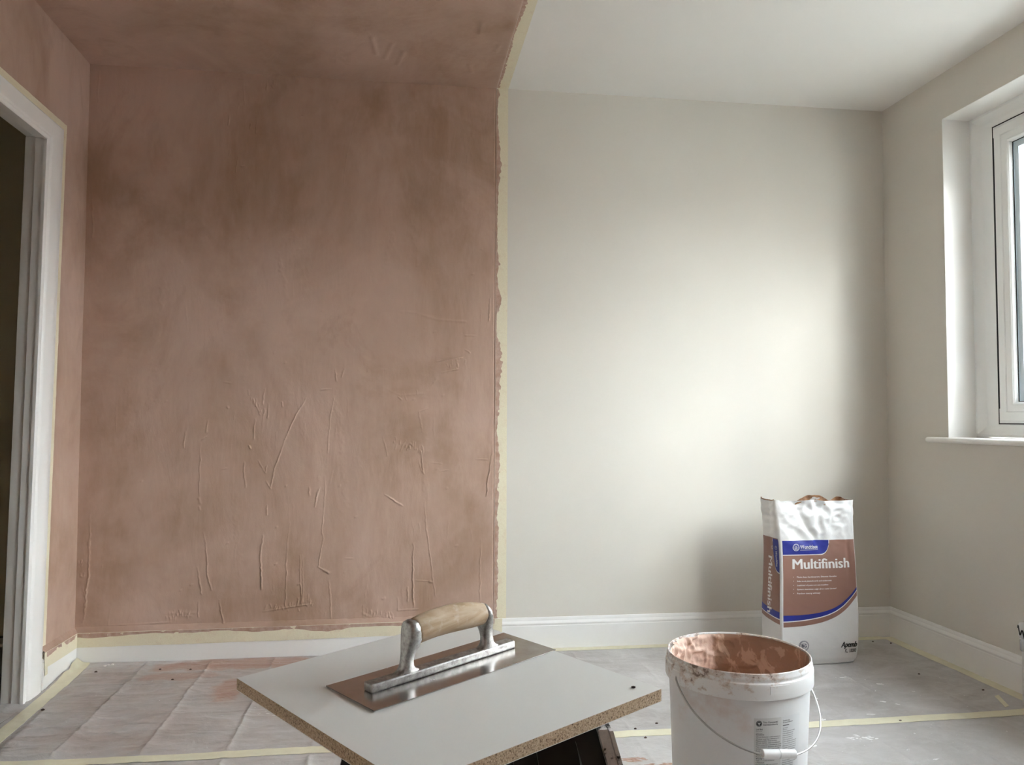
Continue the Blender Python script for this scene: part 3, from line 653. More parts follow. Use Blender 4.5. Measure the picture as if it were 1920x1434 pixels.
# ------------------------------------------------------------------ masking tape and the plaster dragged over its edge
def ribbon(name, path, across, normal, width, mat='masking_tape', thick=.0006, wob=.0012, lift=.0010, edge=.0006, seed=0, parent=None, n=None, crinkle=0.0):
    """flat tape strip along a path of points; across = its width direction, normal = away from what it sticks to"""
    r = random.Random(seed); pts = [Vector(p) for p in path]; ac = Vector(across).normalized(); no = Vector(normal).normalized()
    L = [0.0]
    for a, b in zip(pts[:-1], pts[1:]): L.append(L[-1] + (b - a).length)
    n = n or max(8, int(L[-1] / .008)); bm = bmesh.new(); rows = []
    NW = 7
    for i in range(n + 1):
        s = L[-1] * i / n; k = 0
        while k < len(L) - 2 and L[k + 1] < s: k += 1
        p = pts[k].lerp(pts[k + 1], (s - L[k]) / (L[k + 1] - L[k]))
        d = wob * mnoise.noise(Vector((s * 3.1, seed * 7.7, 0)))
        row = []
        for j in range(NW):
            t = j / (NW - 1) - .5
            e = edge * mnoise.noise(Vector((s * 40, seed * 3.3 + j * 5, 1))) if j in (0, NW - 1) else 0
            z = lift + crinkle * max(0, mnoise.noise(Vector((s * 26, t * 2.0, seed + 9.0)))) * (1.3 if j in (0, NW - 1) else .8)
            q = p + ac * (t * width + d + e)
            if no.z > .9 and q.z < .1: q.z = max(sheet_z(q.x + u_, q.y + v_) for u_ in (-.004, 0, .004) for v_ in (-.004, 0, .004)); z = .0008 + crinkle * .4 * max(0, mnoise.noise(Vector((s * 26, t * 2.0, seed + 9.0))))
            row.append(q + no * z)
        rows.append(row)
    top = [[bm.verts.new(v + no * thick) for v in r_] for r_ in rows]; bot = [[bm.verts.new(v - no * 0.0002) for v in r_] for r_ in rows]
    for i in range(n):
        for j in range(NW - 1):
            bm.faces.new((top[i][j], top[i][j + 1], top[i + 1][j + 1], top[i + 1][j])); bm.faces.new((bot[i][j], bot[i + 1][j], bot[i + 1][j + 1], bot[i][j + 1]))
        bm.faces.new((top[i][0], top[i + 1][0], bot[i + 1][0], bot[i][0])); bm.faces.new((top[i][-1], bot[i][-1], bot[i + 1][-1], top[i + 1][-1]))
    for i in (0, n):
        for j in range(NW - 1): bm.faces.new((top[i][j], bot[i][j], bot[i][j + 1], top[i][j + 1]))
    return from_bm(name, bm, mat, parent, smooth=50)

def smear(name, parent, p0, p1, across, normal, wfun, base=.0026, seed=0, step=.003, label=None):
    """ragged lip of plaster from the line p0-p1 out along 'across', as wide as wfun(s) says, feathering out"""
    p0, p1 = Vector(p0), Vector(p1); L = (p1 - p0).length; n = int(L / step); ac = Vector(across).normalized(); no = Vector(normal).normalized()
    V = []; NW = 6
    for i in range(n + 1):
        s = L * i / n; p = p0.lerp(p1, i / n); wd = max(.0006, wfun(s))
        for j in range(NW):
            t = j / (NW - 1)
            z = base * (1 - .55 * t) + .0006 * mnoise.noise(Vector((s * 60, t * 3, seed))) if j < NW - 1 else .0012
            V.append(p + ac * (wd * t) + no * max(z, .0012))
    f = grid_faces(NW, n + 1)
    return from_arrays(name, [tuple(v) for v in V], f, 'plaster_smear', parent, True)

def jag(seed, lo, hi, sc=9.0, fine=.0022):
    def f(s):
        a = mnoise.noise(Vector((s * sc, seed * 3.7, 0))) * .5 + .5
        b = mnoise.noise(Vector((s * sc * 6, seed * 1.7, 4)))
        return lo + (hi - lo) * max(0, a * 1.25 - .2) + fine * b
    return f
def table(rows, seed, fine=.0016):
    """width of the plaster lip by height, read off the photo"""
    def f(s):
        for (a, x), (b, y) in zip(rows[:-1], rows[1:]):
            if a <= s <= b: v = x + (y - x) * (s - a) / (b - a); break
        else: v = rows[-1][1]
        return 1.75 * v + fine * mnoise.noise(Vector((s * 55, seed, 0))) + fine * .7 * mnoise.noise(Vector((s * 160, seed, 3)))
    return f

TX = 1.6875      # centre of the 46 mm strip between pink plaster and painted wall
def tapes():
    o = ribbon('masking_tape', [(TX, 0, .10), (TX, 0, H - .001)], (1, 0, 0), (0, -1, 0), .047, seed=1, wob=.001)
    tag(o, 'cream masking tape running up the back wall between pink plaster and white paint', 'tape')
    o = ribbon('masking_tape', [(TX, -.001, H), (TX, -D + .02, H)], (1, 0, 0), (0, 0, -1), .047, seed=2)
    tag(o, 'cream masking tape across the ceiling at the edge of the pink plaster', 'tape')
    o = ribbon('masking_tape', [(.012, -.0186, .0985), (.6, -.0186, .100), (1.2, -.0186, .1045), (1.692, -.0186, .106)], (0, 0, 1), (0, -1, 0), .056, seed=3, wob=.003, edge=.001, crinkle=.0016)
    tag(o, 'cream masking tape along the top of the back skirting under the pink plaster', 'tape')
    o = ribbon('masking_tape', [(.0188, -.022, .098), (.0188, -.17, .102), (.0188, -.317, .106)], (0, 0, 1), (1, 0, 0), .056, seed=4, wob=.002, crinkle=.0014)
    tag(o, 'short piece of masking tape on the left skirting between door frame and corner', 'tape')
    def dy(z): return door_y(z, DO_OUT) + .020
    o = ribbon('masking_tape', [(.0016, dy(.075), .075), (.0016, dy(2.072), 2.072)], (0, 1, 0), (1, 0, 0), .054, seed=5, wob=.002, crinkle=.0012)
    tag(o, 'narrow vertical masking tape between the white door frame and pink plaster', 'tape')
    o = ribbon('masking_tape', [(.0034, door_y(DO_TOP, DO_OUT) + .045, DO_TOP + .014), (.0030, DO_FAR - .15, DO_TOP + .014)], (0, 0, 1), (1, 0, 0), .030, seed=6, crinkle=.0012)
    tag(o, 'narrow masking tape above the head of the white door frame', 'tape')
    o = ribbon('masking_tape', [(.046, -.022, .004), (.052, -.20, .006), (.060, -.40, .004), (.066, -.60, .004), (.072, -.80, .004), (.080, -1.2, .004), (.09, -2.0, .004)], (1, 0, 0), (0, 0, 1), .050, 'masking_tape_clean', seed=7, wob=.004, lift=.004, crinkle=.004)
    tag(o, 'masking tape on the floor beside the left skirting running past the door frame', 'tape')
    o = ribbon('masking_tape', [(.02, -.972, .003), (.77, -.978, .003), (1.99, -.974, .003), (2.56, -.972, .003), (3.42, -.957, .003)], (0, 1, 0), (0, 0, 1), .050, 'masking_tape_clean', seed=8, wob=.010, lift=.0045, crinkle=.003)
    tag(o, 'long masking tape across the floor joining two sheets, passing behind the bucket', 'tape')
    o = ribbon('masking_tape', [(W - .040, -.03, .003), (W - .042, -.4, .003), (W - .044, -.80, .003), (W - .046, -1.9, .003)], (1, 0, 0), (0, 0, 1), .048, 'masking_tape_clean', seed=9, wob=.006, lift=.0045, crinkle=.004)
    tag(o, 'masking tape on the floor along the right skirting under the window', 'tape')
    o = ribbon('masking_tape', [(1.30, -.040, .003), (2.2, -.041, .003), (3.40, -.041, .003)], (0, 1, 0), (0, 0, 1), .044, 'masking_tape_clean', seed=10, wob=.004, lift=.0045, crinkle=.003)
    tag(o, 'masking tape on the floor along the back skirting behind the paper sack', 'tape')
    o = ribbon('masking_tape', [(3.30, -.905, .003), (3.345, -.80, .003)], (1, .4, 0), (0, 0, 1), .024, 'masking_tape_clean', seed=12, lift=.006)
    tag(o, 'short torn bit of masking tape on the floor at the right edge', 'tape')
    o = ribbon('masking_tape', [(.0200, -.305, .085), (.0200, -.302, .052)], (0, 1, 0), (1, 0, 0), .020, seed=13, crinkle=.002)
    tag(o, 'small loose tape tail hanging below the tape corner on the left skirting', 'tape')
    # plaster dragged over the tapes
    edge = [(0, .010), (.06, .008), (.14, .012), (.26, .010), (.40, .014), (.44, .006), (.50, .013), (.58, .011), (.66, .017), (.73, .012), (.80, .005), (.90, .013), (1.00, .016), (1.10, .024), (1.18, .014), (1.22, .003), (1.30, .004), (1.36, .022), (1.42, .010), (1.47, .004),
            (1.52, .013), (1.58, .005), (1.72, .004), (1.85, .008), (1.94, .016), (2.00, .014), (2.07, .009), (2.15, .005), (2.20, .003), (2.26, .010), (2.30, .002)]
    smear('plaster_smear', wall_back, (PL_X1 + .0012, 0, .112), (PL_X1 + .0012, 0, H - .004), (1, 0, 0), (0, -1, 0), table(edge, 4), seed=2)
    smear('plaster_smear', ceiling, (PL_X1 + .002, -.01, H), (PL_X1 + .002, -2.0, H), (1, 0, 0), (0, 0, -1), jag(3, .002, .030, 5.0, .003), seed=3)
    smear('plaster_smear', wall_back, (.02, -.0195, .124), (PL_X1, -.0195, .132), (0, 0, -1), (0, -1, 0), jag(5, .005, .030, 6.0, .0026), seed=4, base=.0014)
    smear('plaster_smear', wall_left, (.0195, -.03, .124), (.0195, -.300, .132), (0, 0, -1), (1, 0, 0), jag(6, .005, .026, 12.0, .0024), seed=5, base=.0014)
    # plaster fillet closing the ledge above the skirting
    for nm, par, a, b, c, d in (('plaster_fillet', wall_back, (.004, -.0205, .1245), (PL_X1, -.0205, .1325), (.004, -.0034, .146), (PL_X1, -.0034, .150)),
                                ('plaster_fillet', wall_left, (.0205, -.005, .1245), (.0205, -.312, .1325), (.0034, -.005, .146), (.0034, -.312, .150))):
        n = 160; V = []
        for i in range(n + 1):
            t = i / n; p = Vector(a).lerp(Vector(b), t); q = Vector(c).lerp(Vector(d), t)
            for j in range(4):
                s = j / 3; v = p.lerp(q, s); v.z += .003 * mnoise.noise(Vector((t * 60, s * 3, 8)))
                V.append(tuple(v))
        from_arrays(nm, V, grid_faces(4, n + 1), 'fresh_plaster', par, True)
tapes()

def splashes():
    bm = bmesh.new(); r = random.Random(3)
    def blot(x, y, rx, ry, ang):
        par_z = sheet_z(x, y) + .0012
        n = 11; vs_ = []; c = bm.verts.new((x, y, par_z + .0006))
        for k in range(n):
            a = 2 * math.pi * k / n; q = r.uniform(.55, 1.15); dx, dy = rx * q * math.cos(a), ry * q * math.sin(a)
            vs_.append(bm.verts.new((x + dx * math.cos(ang) - dy * math.sin(ang), y + dx * math.sin(ang) + dy * math.cos(ang), par_z - .0012)))
        for k in range(n): bm.faces.new((c, vs_[k], vs_[(k + 1) % n]))
    sp = [(2.922, -.54, .020, .006, .2), (3.013, -.627, .016, .005, -.2), (2.912, -.802, .018, .008, -.4), (2.944, -.838, .012, .005, .2), (2.805, -.911, .020, .005, -.2), (2.623, -.935, .020, .005, .9),
          (2.839, -1.084, .005, .006, 0), (2.743, -1.195, .005, .006, 0), (2.783, -1.268, .012, .004, 0), (2.48, -1.133, .015, .006, -.6), (2.60, -.62, .012, .003, .5), (2.70, -.75, .006, .004, 0), (2.52, -.70, .006, .004, 0), (3.08, -.72, .01, .003, .3), (2.95, -.70, .004, .004, 0)]
    for s in sp:
        for k in range(3): blot(s[0] + r.uniform(-.6, .6) * s[2], s[1] + r.uniform(-.6, .6) * s[3], s[2] * r.uniform(.4, .8), s[3] * r.uniform(.5, 1), s[4])
    for k in range(16): blot(2.659 + r.gauss(0, .022), -1.095 + r.gauss(0, .010), r.uniform(.004, .012), r.uniform(.002, .006), r.uniform(-.8, .2))
    for k in range(60): blot(r.uniform(.2, 3.3), r.uniform(-1.5, -.15), r.uniform(.0015, .004), r.uniform(.0012, .003), r.uniform(0, 3))
    for k in range(26): blot(.83 + r.gauss(0, .05), -.62 + r.gauss(0, .03), r.uniform(.003, .009), r.uniform(.001, .003), r.uniform(-.7, 0))
    from_bm('paint_splashes', bm, 'white_splash', DS_FAR, kind='stuff')
    bm = bmesh.new()      # brown plaster streaks by the foot of the stand
    for px, py, n_, L_ in ((1188, 1422, 26, .05), (1230, 1432, 16, .08), (1175, 1440, 12, .06)):
        p = ray_plane(px, py, 2, .006)
        for k in range(n_): blot(p.x + r.gauss(0, L_ * .35), p.y + r.gauss(0, .006), r.uniform(.006, .020), r.uniform(.0015, .005), r.uniform(-.5, -.1))
    from_bm('plaster_streaks', bm, 'plaster_smear', DS_NEAR, kind='stuff')
splashes()

def crumbs():
    r = random.Random(9)
    def crumb(x, y, z, s, mat, label, group):
        bm = bmesh.new(); bmesh.ops.create_icosphere(bm, subdivisions=1, radius=s)
        for v in bm.verts: v.co = Vector((v.co.x * r.uniform(.8, 1.5), v.co.y * r.uniform(.7, 1.1), max(v.co.z, -.6 * s) * .7)) * r.uniform(.85, 1.15)
        o = from_bm('plaster_crumb', bm, mat, smooth=False); o.location = (x, y, sheet_z(x, y) + .35 * s)
        tag(o, label, 'crumb', group)
    G1, G2, G3 = 'dark crumbs on the right of the sheet', 'dark crumbs on the pink stain', 'pale flakes in the back left corner'
    for x, y, l in ((3.227, -.541, 'dark crumb on bare sheet midway along the right skirting'), (3.316, -.094, 'dark crumb by the back right corner, left one of two'), (3.378, -.128, 'dark crumb tight in the back right corner of the floor'),
                    (3.34, -.74, 'dark crumb beside the torn tape bit at the right edge'), (2.86, -.98, 'dark crumb lying on the long floor tape right of the bucket'), (1.995, -.935, 'dark crumb just behind the floor tape left of the bucket'),
                    (2.005, -1.01, 'dark crumb just in front of the floor tape left of the bucket'), (2.075, -.90, 'dark crumb nearest the left side of the bucket'), (1.93, -.78, 'dark crumb between board and bucket, nearer of two'), (1.965, -.62, 'dark crumb between board and bucket, farther of two')):
        crumb(x, y, 0, .0044, 'dark_crumb', l, G1)
    for x, y, l in ((.36, -.125, 'dark crumb at the left end of the pink stain by the back skirting'), (.475, -.14, 'dark crumb at the middle of the pink stain by the back skirting'), (.44, -.26, 'dark crumb in front of the pink stain, nearest the camera of three')):
        crumb(x, y, 0, .0042, 'dark_crumb', l, G2)
    crumb(.135, -.145, 0, .006, 'dark_crumb', 'dark round crumb by the white flakes in the back left corner', None)
    crumb(.105, -.535, 0, .006, 'dark_crumb', 'dark plaster lump on the floor tape near the foot of the door frame', None)
    for x, y, l in ((.155, -.075, 'pale plaster flake in the back left corner, middle of three'), (.168, -.066, 'pale plaster flake in the back left corner, right of three'), (.148, -.088, 'pale plaster flake in the back left corner, left of three')):
        crumb(x, y, 0, .006, 'pale_crumb', l, G3)
crumbs()

# ------------------------------------------------------------------ spot board with its stand
TA, TB = math.tan(R(1.4968)), math.tan(R(2.597))
def board_z(x, y): return .58 + TA * (x - 1.35) + TB * (y + 2.2)
BC = [(1.0141, -2.1495), (1.3725, -1.9027), (1.6270, -2.3053), (1.2684, -2.5271)]
def spot_board():
    cx, cy = 1.32, -2.22; base = Vector((cx, cy, board_z(cx, cy) - .018))
    o = tag(empty('spot_board', base), 'white faced chipboard spot board holding the plastering trowel', 'board')
    def slab(name, a, b, mat, bev=0):
        bm = bmesh.new()
        lo = [bm.verts.new(Vector((x, y, board_z(x, y) + a)) - base) for x, y in BC]; hi = [bm.verts.new(Vector((x, y, board_z(x, y) + b)) - base) for x, y in BC]
        for i in range(4): bm.faces.new((lo[i], lo[(i + 1) % 4], hi[(i + 1) % 4], hi[i]))
        bm.faces.new(lo[::-1]); bm.faces.new(hi)
        if bev: bmesh.ops.bevel(bm, geom=list(bm.edges), offset=bev, segments=1, affect='EDGES')
        return from_bm(name, bm, mat, o)
    slab('core', -.0172, -.0004, 'chipboard')['label'] = 'raw speckled chipboard edge'
    slab('top_laminate', -.0004, 0, 'melamine', .0002); slab('bottom_laminate', -.018, -.0172, 'melamine')
    bm = bmesh.new(); bmesh.ops.create_icosphere(bm, subdivisions=1, radius=.0035)
    for v in bm.verts: v.co.z *= .5
    c = from_bm('plaster_crumb', bm, 'dark_crumb'); p = (1.589, -2.295); c.location = (p[0], p[1], board_z(*p) + .0012)
    tag(c, 'tiny dark crumb on the white board near its right corner', 'crumb')
spot_board()

def stand():
    base = Vector((1.355, -2.24, .004)); o = tag(empty('work_stand', base), 'black folding stand with splayed legs holding up the white board', 'stand')
    top = lambda x, y: board_z(x, y) - .0185
    def done(n, bm, m, sm=30, kind=None):
        for v in bm.verts: v.co -= base
        return from_bm(n, bm, m, o, smooth=sm)
    FY, RY = -2.362, -2.125
    def leg(xt, yt, dx, dy, wx, wy):
        bm = bmesh.new(); zt = top(xt, yt) - .001; vs_ = []
        for z, f in ((.004, 1.0), (zt, 0.0)):
            c = Vector((xt + dx * f, yt + dy * f, 0))
            for sx, sy in ((-1, -1), (1, -1), (1, 1), (-1, 1)):
                x, y = c.x + sx * wx / 2, c.y + sy * wy / 2
                vs_.append(bm.verts.new((x, y, z if z < .1 else top(x, y) - .0005)))
        for k in range(4): bm.faces.new((vs_[k], vs_[(k + 1) % 4], vs_[4 + (k + 1) % 4], vs_[4 + k]))
        bm.faces.new(vs_[3::-1]); bm.faces.new(vs_[4:]); return bm
    for xt, yt, dx, dy in ((1.2035, FY - .022, -.115, -.03), (1.500, FY + .012, .160, -.02), (1.215, RY, -.115, .03), (1.455, RY, .150, .02)):
        done('leg', leg(xt, yt, dx, dy, .032, .024), 'black_plastic')
    # worn angle strip on the outer edge of the near right leg
    for xt, yt, wx, wy, m in ((1.5225, FY - .002, .013, .030, 'worn_edge'),):
        s = done('angle_strip', leg(xt, yt, .160, -.02, wx, wy), m); s['label'] = 'paint-spattered metal edge strip'
    s = done('edge_flange', leg(1.5325, FY - .006, .160, -.02, .005, .034), 'worn_edge')
    # panel between the near legs, with two raised ribs
    bm = bmesh.new()
    def quad(x0a, x1a, x0b, x1b, zb, y, t):
        f = [bm.verts.new((x0b, y, zb)), bm.verts.new((x1b, y, zb)), bm.verts.new((x1a, y, top(x1a, y) - .001)), bm.verts.new((x0a, y, top(x0a, y) - .001))]
        b = [bm.verts.new(v.co + Vector((0, t, 0))) for v in f]
        for k in range(4): bm.faces.new((f[k], f[(k + 1) % 4], b[(k + 1) % 4], b[k]))
        bm.faces.new(f); bm.faces.new(b[::-1])
    quad(1.218, 1.486, 1.165, 1.560, .22, FY + .006, .012)
    done('front_panel', bm, 'black_plastic')
    for xa, xb in ((1.400, 1.452), (1.432, 1.49), (1.300, 1.31)):
        bm = bmesh.new(); quad(xa, xa + .007, xb, xb + .007, .23, FY - .001, .009); done('rib', bm, 'black_plastic')
    bm = bmesh.new(); quad(1.228, 1.440, 1.18, 1.51, .22, RY, .012); done('rear_panel', bm, 'black_plastic')
    bm = bmesh.new()
    cs = [(1.190, FY - .020), (1.510, FY + .0), (1.470, RY + .012), (1.200, RY + .012)]
    t = [bm.verts.new((x, y, top(x, y))) for x, y in cs]; b = [bm.verts.new((x, y, top(x, y) - .02)) for x, y in cs]
    for k in range(4): bm.faces.new((t[k], t[(k + 1) % 4], b[(k + 1) % 4], b[k]))
    bm.faces.new(t); bm.faces.new(b[::-1]); done('top_plate', bm, 'black_plastic')
stand()

# ------------------------------------------------------------------ plastering trowel
def trowel():
    a = Vector((1.1875, -2.2658, .5758)); d = Vector((.822, .5675, .0472)).normalized(); n = Vector((-.0261, -.0453, .9986)).normalized()
    wv = n.cross(d); d = wv.cross(n)
    z0 = board_z(a.x, a.y) - a.z + .0008
    o = empty('plastering_trowel', a + n * z0); o.matrix_world = Matrix(((d.x, wv.x, n.x, a.x + n.x * z0), (d.y, wv.y, n.y, a.y + n.y * z0), (d.z, wv.z, n.z, a.z + n.z * z0), (0, 0, 0, 1)))
    tag(o, 'plastering trowel with steel blade and worn wooden handle on the white board', 'trowel')
    L, Wd = .3482, .1270; bm = bmesh.new()
    nx, ny = 40, 12; top = []; bot = []
    for j in range(ny + 1):
        for i in range(nx + 1):
            x = L * i / nx; y = -Wd / 2 + Wd * j / ny
            z = .0008 * (4 * (i / nx - .5) ** 2) ** 2
            top.append(bm.verts.new((x, y, z + .0013))); bot.append(bm.verts.new((x, y, z)))
    for j in range(ny):
        for i in range(nx):
            k = j * (nx + 1) + i
            bm.faces.new((top[k], top[k + 1], top[k + nx + 2], top[k + nx + 1])); bm.faces.new((bot[k], bot[k + nx + 1], bot[k + nx + 2], bot[k + 1]))
    def rim(ks):
        for p, q in zip(ks[:-1], ks[1:]): bm.faces.new((top[p], bot[p], bot[q], top[q]))
    rim(list(range(nx + 1))); rim([ny * (nx + 1) + i for i in range(nx, -1, -1)]); rim([j * (nx + 1) + nx for j in range(ny + 1)]); rim([j * (nx + 1) for j in range(ny, -1, -1)])
    from_bm('blade', bm, 'blade_steel', o, smooth=30)
    h0 = .0014
    # cast shank: bar and two posts
    bm = bmesh.new(); box(bm, (.030, -.0105, h0), (.308, .0105, .0142), .0032, 3)
    def loft(secs, seg=20, pw=3.2):
        rings = []
        for s, h, hs, hw in secs:
            ring = []
            for k in range(seg):
                t = 2 * math.pi * k / seg; c, q = math.cos(t), math.sin(t)
                ring.append(bm.verts.new((s + hs * math.copysign(abs(c) ** (2 / pw), c), hw * math.copysign(abs(q) ** (2 / pw), q), h)))
            rings.append(ring)
        for A, B in zip(rings[:-1], rings[1:]):
            for k in range(seg): bm.faces.new((A[k], A[(k + 1) % seg], B[(k + 1) % seg], B[k]))
        bm.faces.new(rings[0][::-1]); bm.faces.new(rings[-1])
    loft([(.0955, .0100, .026, .0098), (.0965, .0142, .0215, .0098), (.0968, .0170, .0150, .0095), (.0975, .0215, .0110, .0090), (.0985, .0300, .0092, .0088), (.1010, .0400, .0098, .0098), (.1050, .0500, .0125, .0128), (.1075, .0600, .0130, .0158), (.1080, .0700, .0122, .0172), (.1078, .0785, .0110, .0160), (.1070, .0845, .0088, .0128), (.1070, .0880, .0050, .0075)])
    loft([(.2560, .0100, .026, .0098), (.2558, .0142, .0205, .0098), (.2556, .0170, .0150, .0095), (.2553, .0215, .0108, .0090), (.2548, .0300, .0092, .0088), (.2535, .0400, .0096, .0098), (.2518, .0485, .0105, .0125), (.2520, .0560, .0090, .0150), (.2525, .0650, .0072, .0162), (.2518, .0740, .0058, .0150), (.2500, .0810, .0042, .0110), (.2490, .0845, .0026, .0060)])
    from_bm('shank', bm, 'cast_aluminium', o, smooth=50)
    bm = bmesh.new(); secs = [(.1120, .0700, .0140), (.1140, .0702, .0190), (.1180, .0708, .0198), (.1300, .0728, .0205), (.1500, .0746, .0210), (.1750, .0752, .0216), (.2000, .0742, .0214), (.2250, .0716, .0198), (.2420, .0690, .0172), (.2500, .0678, .0158), (.2518, .0676, .0120)]
    rings = []
    for s, h, r_ in secs:
        tilt = .20 * (.175 - s) / .07
        rings.append([bm.verts.new((s - tilt * r_ * math.sin(2 * math.pi * k / 28), r_ * .86 * math.cos(2 * math.pi * k / 28), h + r_ * math.sin(2 * math.pi * k / 28))) for k in range(28)])
    for A, B in zip(rings[:-1], rings[1:]):
        for k in range(28): bm.faces.new((A[k], A[(k + 1) % 28], B[(k + 1) % 28], B[k]))
    bm.faces.new(rings[0][::-1]); bm.faces.new(rings[-1])
    from_bm('handle', bm, 'worn_wood', o, smooth=60)
trowel()

# ------------------------------------------------------------------ lettering
def text_mesh(s, size, bold=0.0, shear=0.0, align='LEFT', res=2):
    """flat letters as (vertices, triangles) in metres"""
    c = bpy.data.curves.new('lettering', 'FONT'); c.body = s; c.size = size; c.offset = bold; c.shear = shear; c.resolution_u = res
    c.align_x = align; c.fill_mode = 'FRONT'
    o = bpy.data.objects.new('lettering', c); COL.objects.link(o)
    me = bpy.data.meshes.new_from_object(o.evaluated_get(bpy.context.evaluated_depsgraph_get()))
    me.calc_loop_triangles()
    V = [tuple(v.co[:2]) for v in me.vertices]; T = [tuple(t.vertices) for t in me.loop_triangles]
    bpy.data.objects.remove(o); bpy.data.curves.remove(c); bpy.data.meshes.remove(me)
    return V, T

class Print:
    """letters, rules and rings laid out flat in (u, v), then laid on a curved surface by a function"""
    def __init__(s): s.V = []; s.T = []
    def text(s, body, u, v, size, bold=0, shear=0, align='LEFT', sx=1.0, width=None, rot=0, res=2, heavy=0.0):
        if heavy:
            for k in (-1, 1): s.text(body, u + k * heavy * math.cos(rot), v + k * heavy * math.sin(rot), size, bold, shear, align, sx, width, rot, res)
        V, T = text_mesh(body, size, bold, shear, align, res)
        if width:
            w0 = max(p[0] for p in V) - min(p[0] for p in V); sx = width / w0
        k = len(s.V); ca, sa = math.cos(rot), math.sin(rot)
        s.V += [(u + (p[0] * sx) * ca - p[1] * sa, v + (p[0] * sx) * sa + p[1] * ca) for p in V]; s.T += [tuple(i + k for i in t) for t in T]
    def rect(s, u0, v0, u1, v1, n=1):
        for i in range(n):
            a = u0 + (u1 - u0) * i / n; b = u0 + (u1 - u0) * (i + 1) / n; k = len(s.V)
            s.V += [(a, v0), (b, v0), (b, v1), (a, v1)]; s.T += [(k, k + 1, k + 2), (k, k + 2, k + 3)]
    def ring(s, u, v, r0, r1, n=32):
        k = len(s.V)
        for i in range(n):
            a = 2 * math.pi * i / n; s.V += [(u + r0 * math.cos(a), v + r0 * math.sin(a)), (u + r1 * math.cos(a), v + r1 * math.sin(a))]
        for i in range(n):
            a, b = k + 2 * i, k + 2 * ((i + 1) % n); s.T += [(a, a + 1, b + 1), (a, b + 1, b)]
    def disc(s, u, v, r, n=28):
        k = len(s.V); s.V.append((u, v)); s.V += [(u + r * math.cos(2 * math.pi * i / n), v + r * math.sin(2 * math.pi * i / n)) for i in range(n)]
        s.T += [(k, k + 1 + i, k + 1 + (i + 1) % n) for i in range(n)]
    def leaf(s, u, v, L, wd, rot):
        k = len(s.V); ca, sa = math.cos(rot), math.sin(rot); P = [(0, 0), (.4 * L, wd), (L, 0), (.4 * L, -wd)]
        s.V += [(u + x * ca - y * sa, v + x * sa + y * ca) for x, y in P]; s.T += [(k, k + 1, k + 2), (k, k + 2, k + 3)]
    def lay(s, name, fn, mat, parent, fine=.006):
        # cut long triangles so the letters follow the curve they lie on
        T, out = list(s.T), []
        while T:
            a, b, c = T.pop(); P = [s.V[i] for i in (a, b, c)]
            d = [math.dist(P[0], P[1]), math.dist(P[1], P[2]), math.dist(P[2], P[0])]; m = max(d)
            if m <= fine: out.append((a, b, c)); continue
            k = d.index(m); i, j, o_ = ((a, b, c), (b, c, a), (c, a, b))[k]
            s.V.append(((s.V[i][0] + s.V[j][0]) / 2, (s.V[i][1] + s.V[j][1]) / 2)); q = len(s.V) - 1
            T += [(i, q, o_), (q, j, o_)]
        s.T = out
        return from_arrays(name, [fn(u, v) for u, v in s.V], s.T, mat, parent, False, 'stuff')

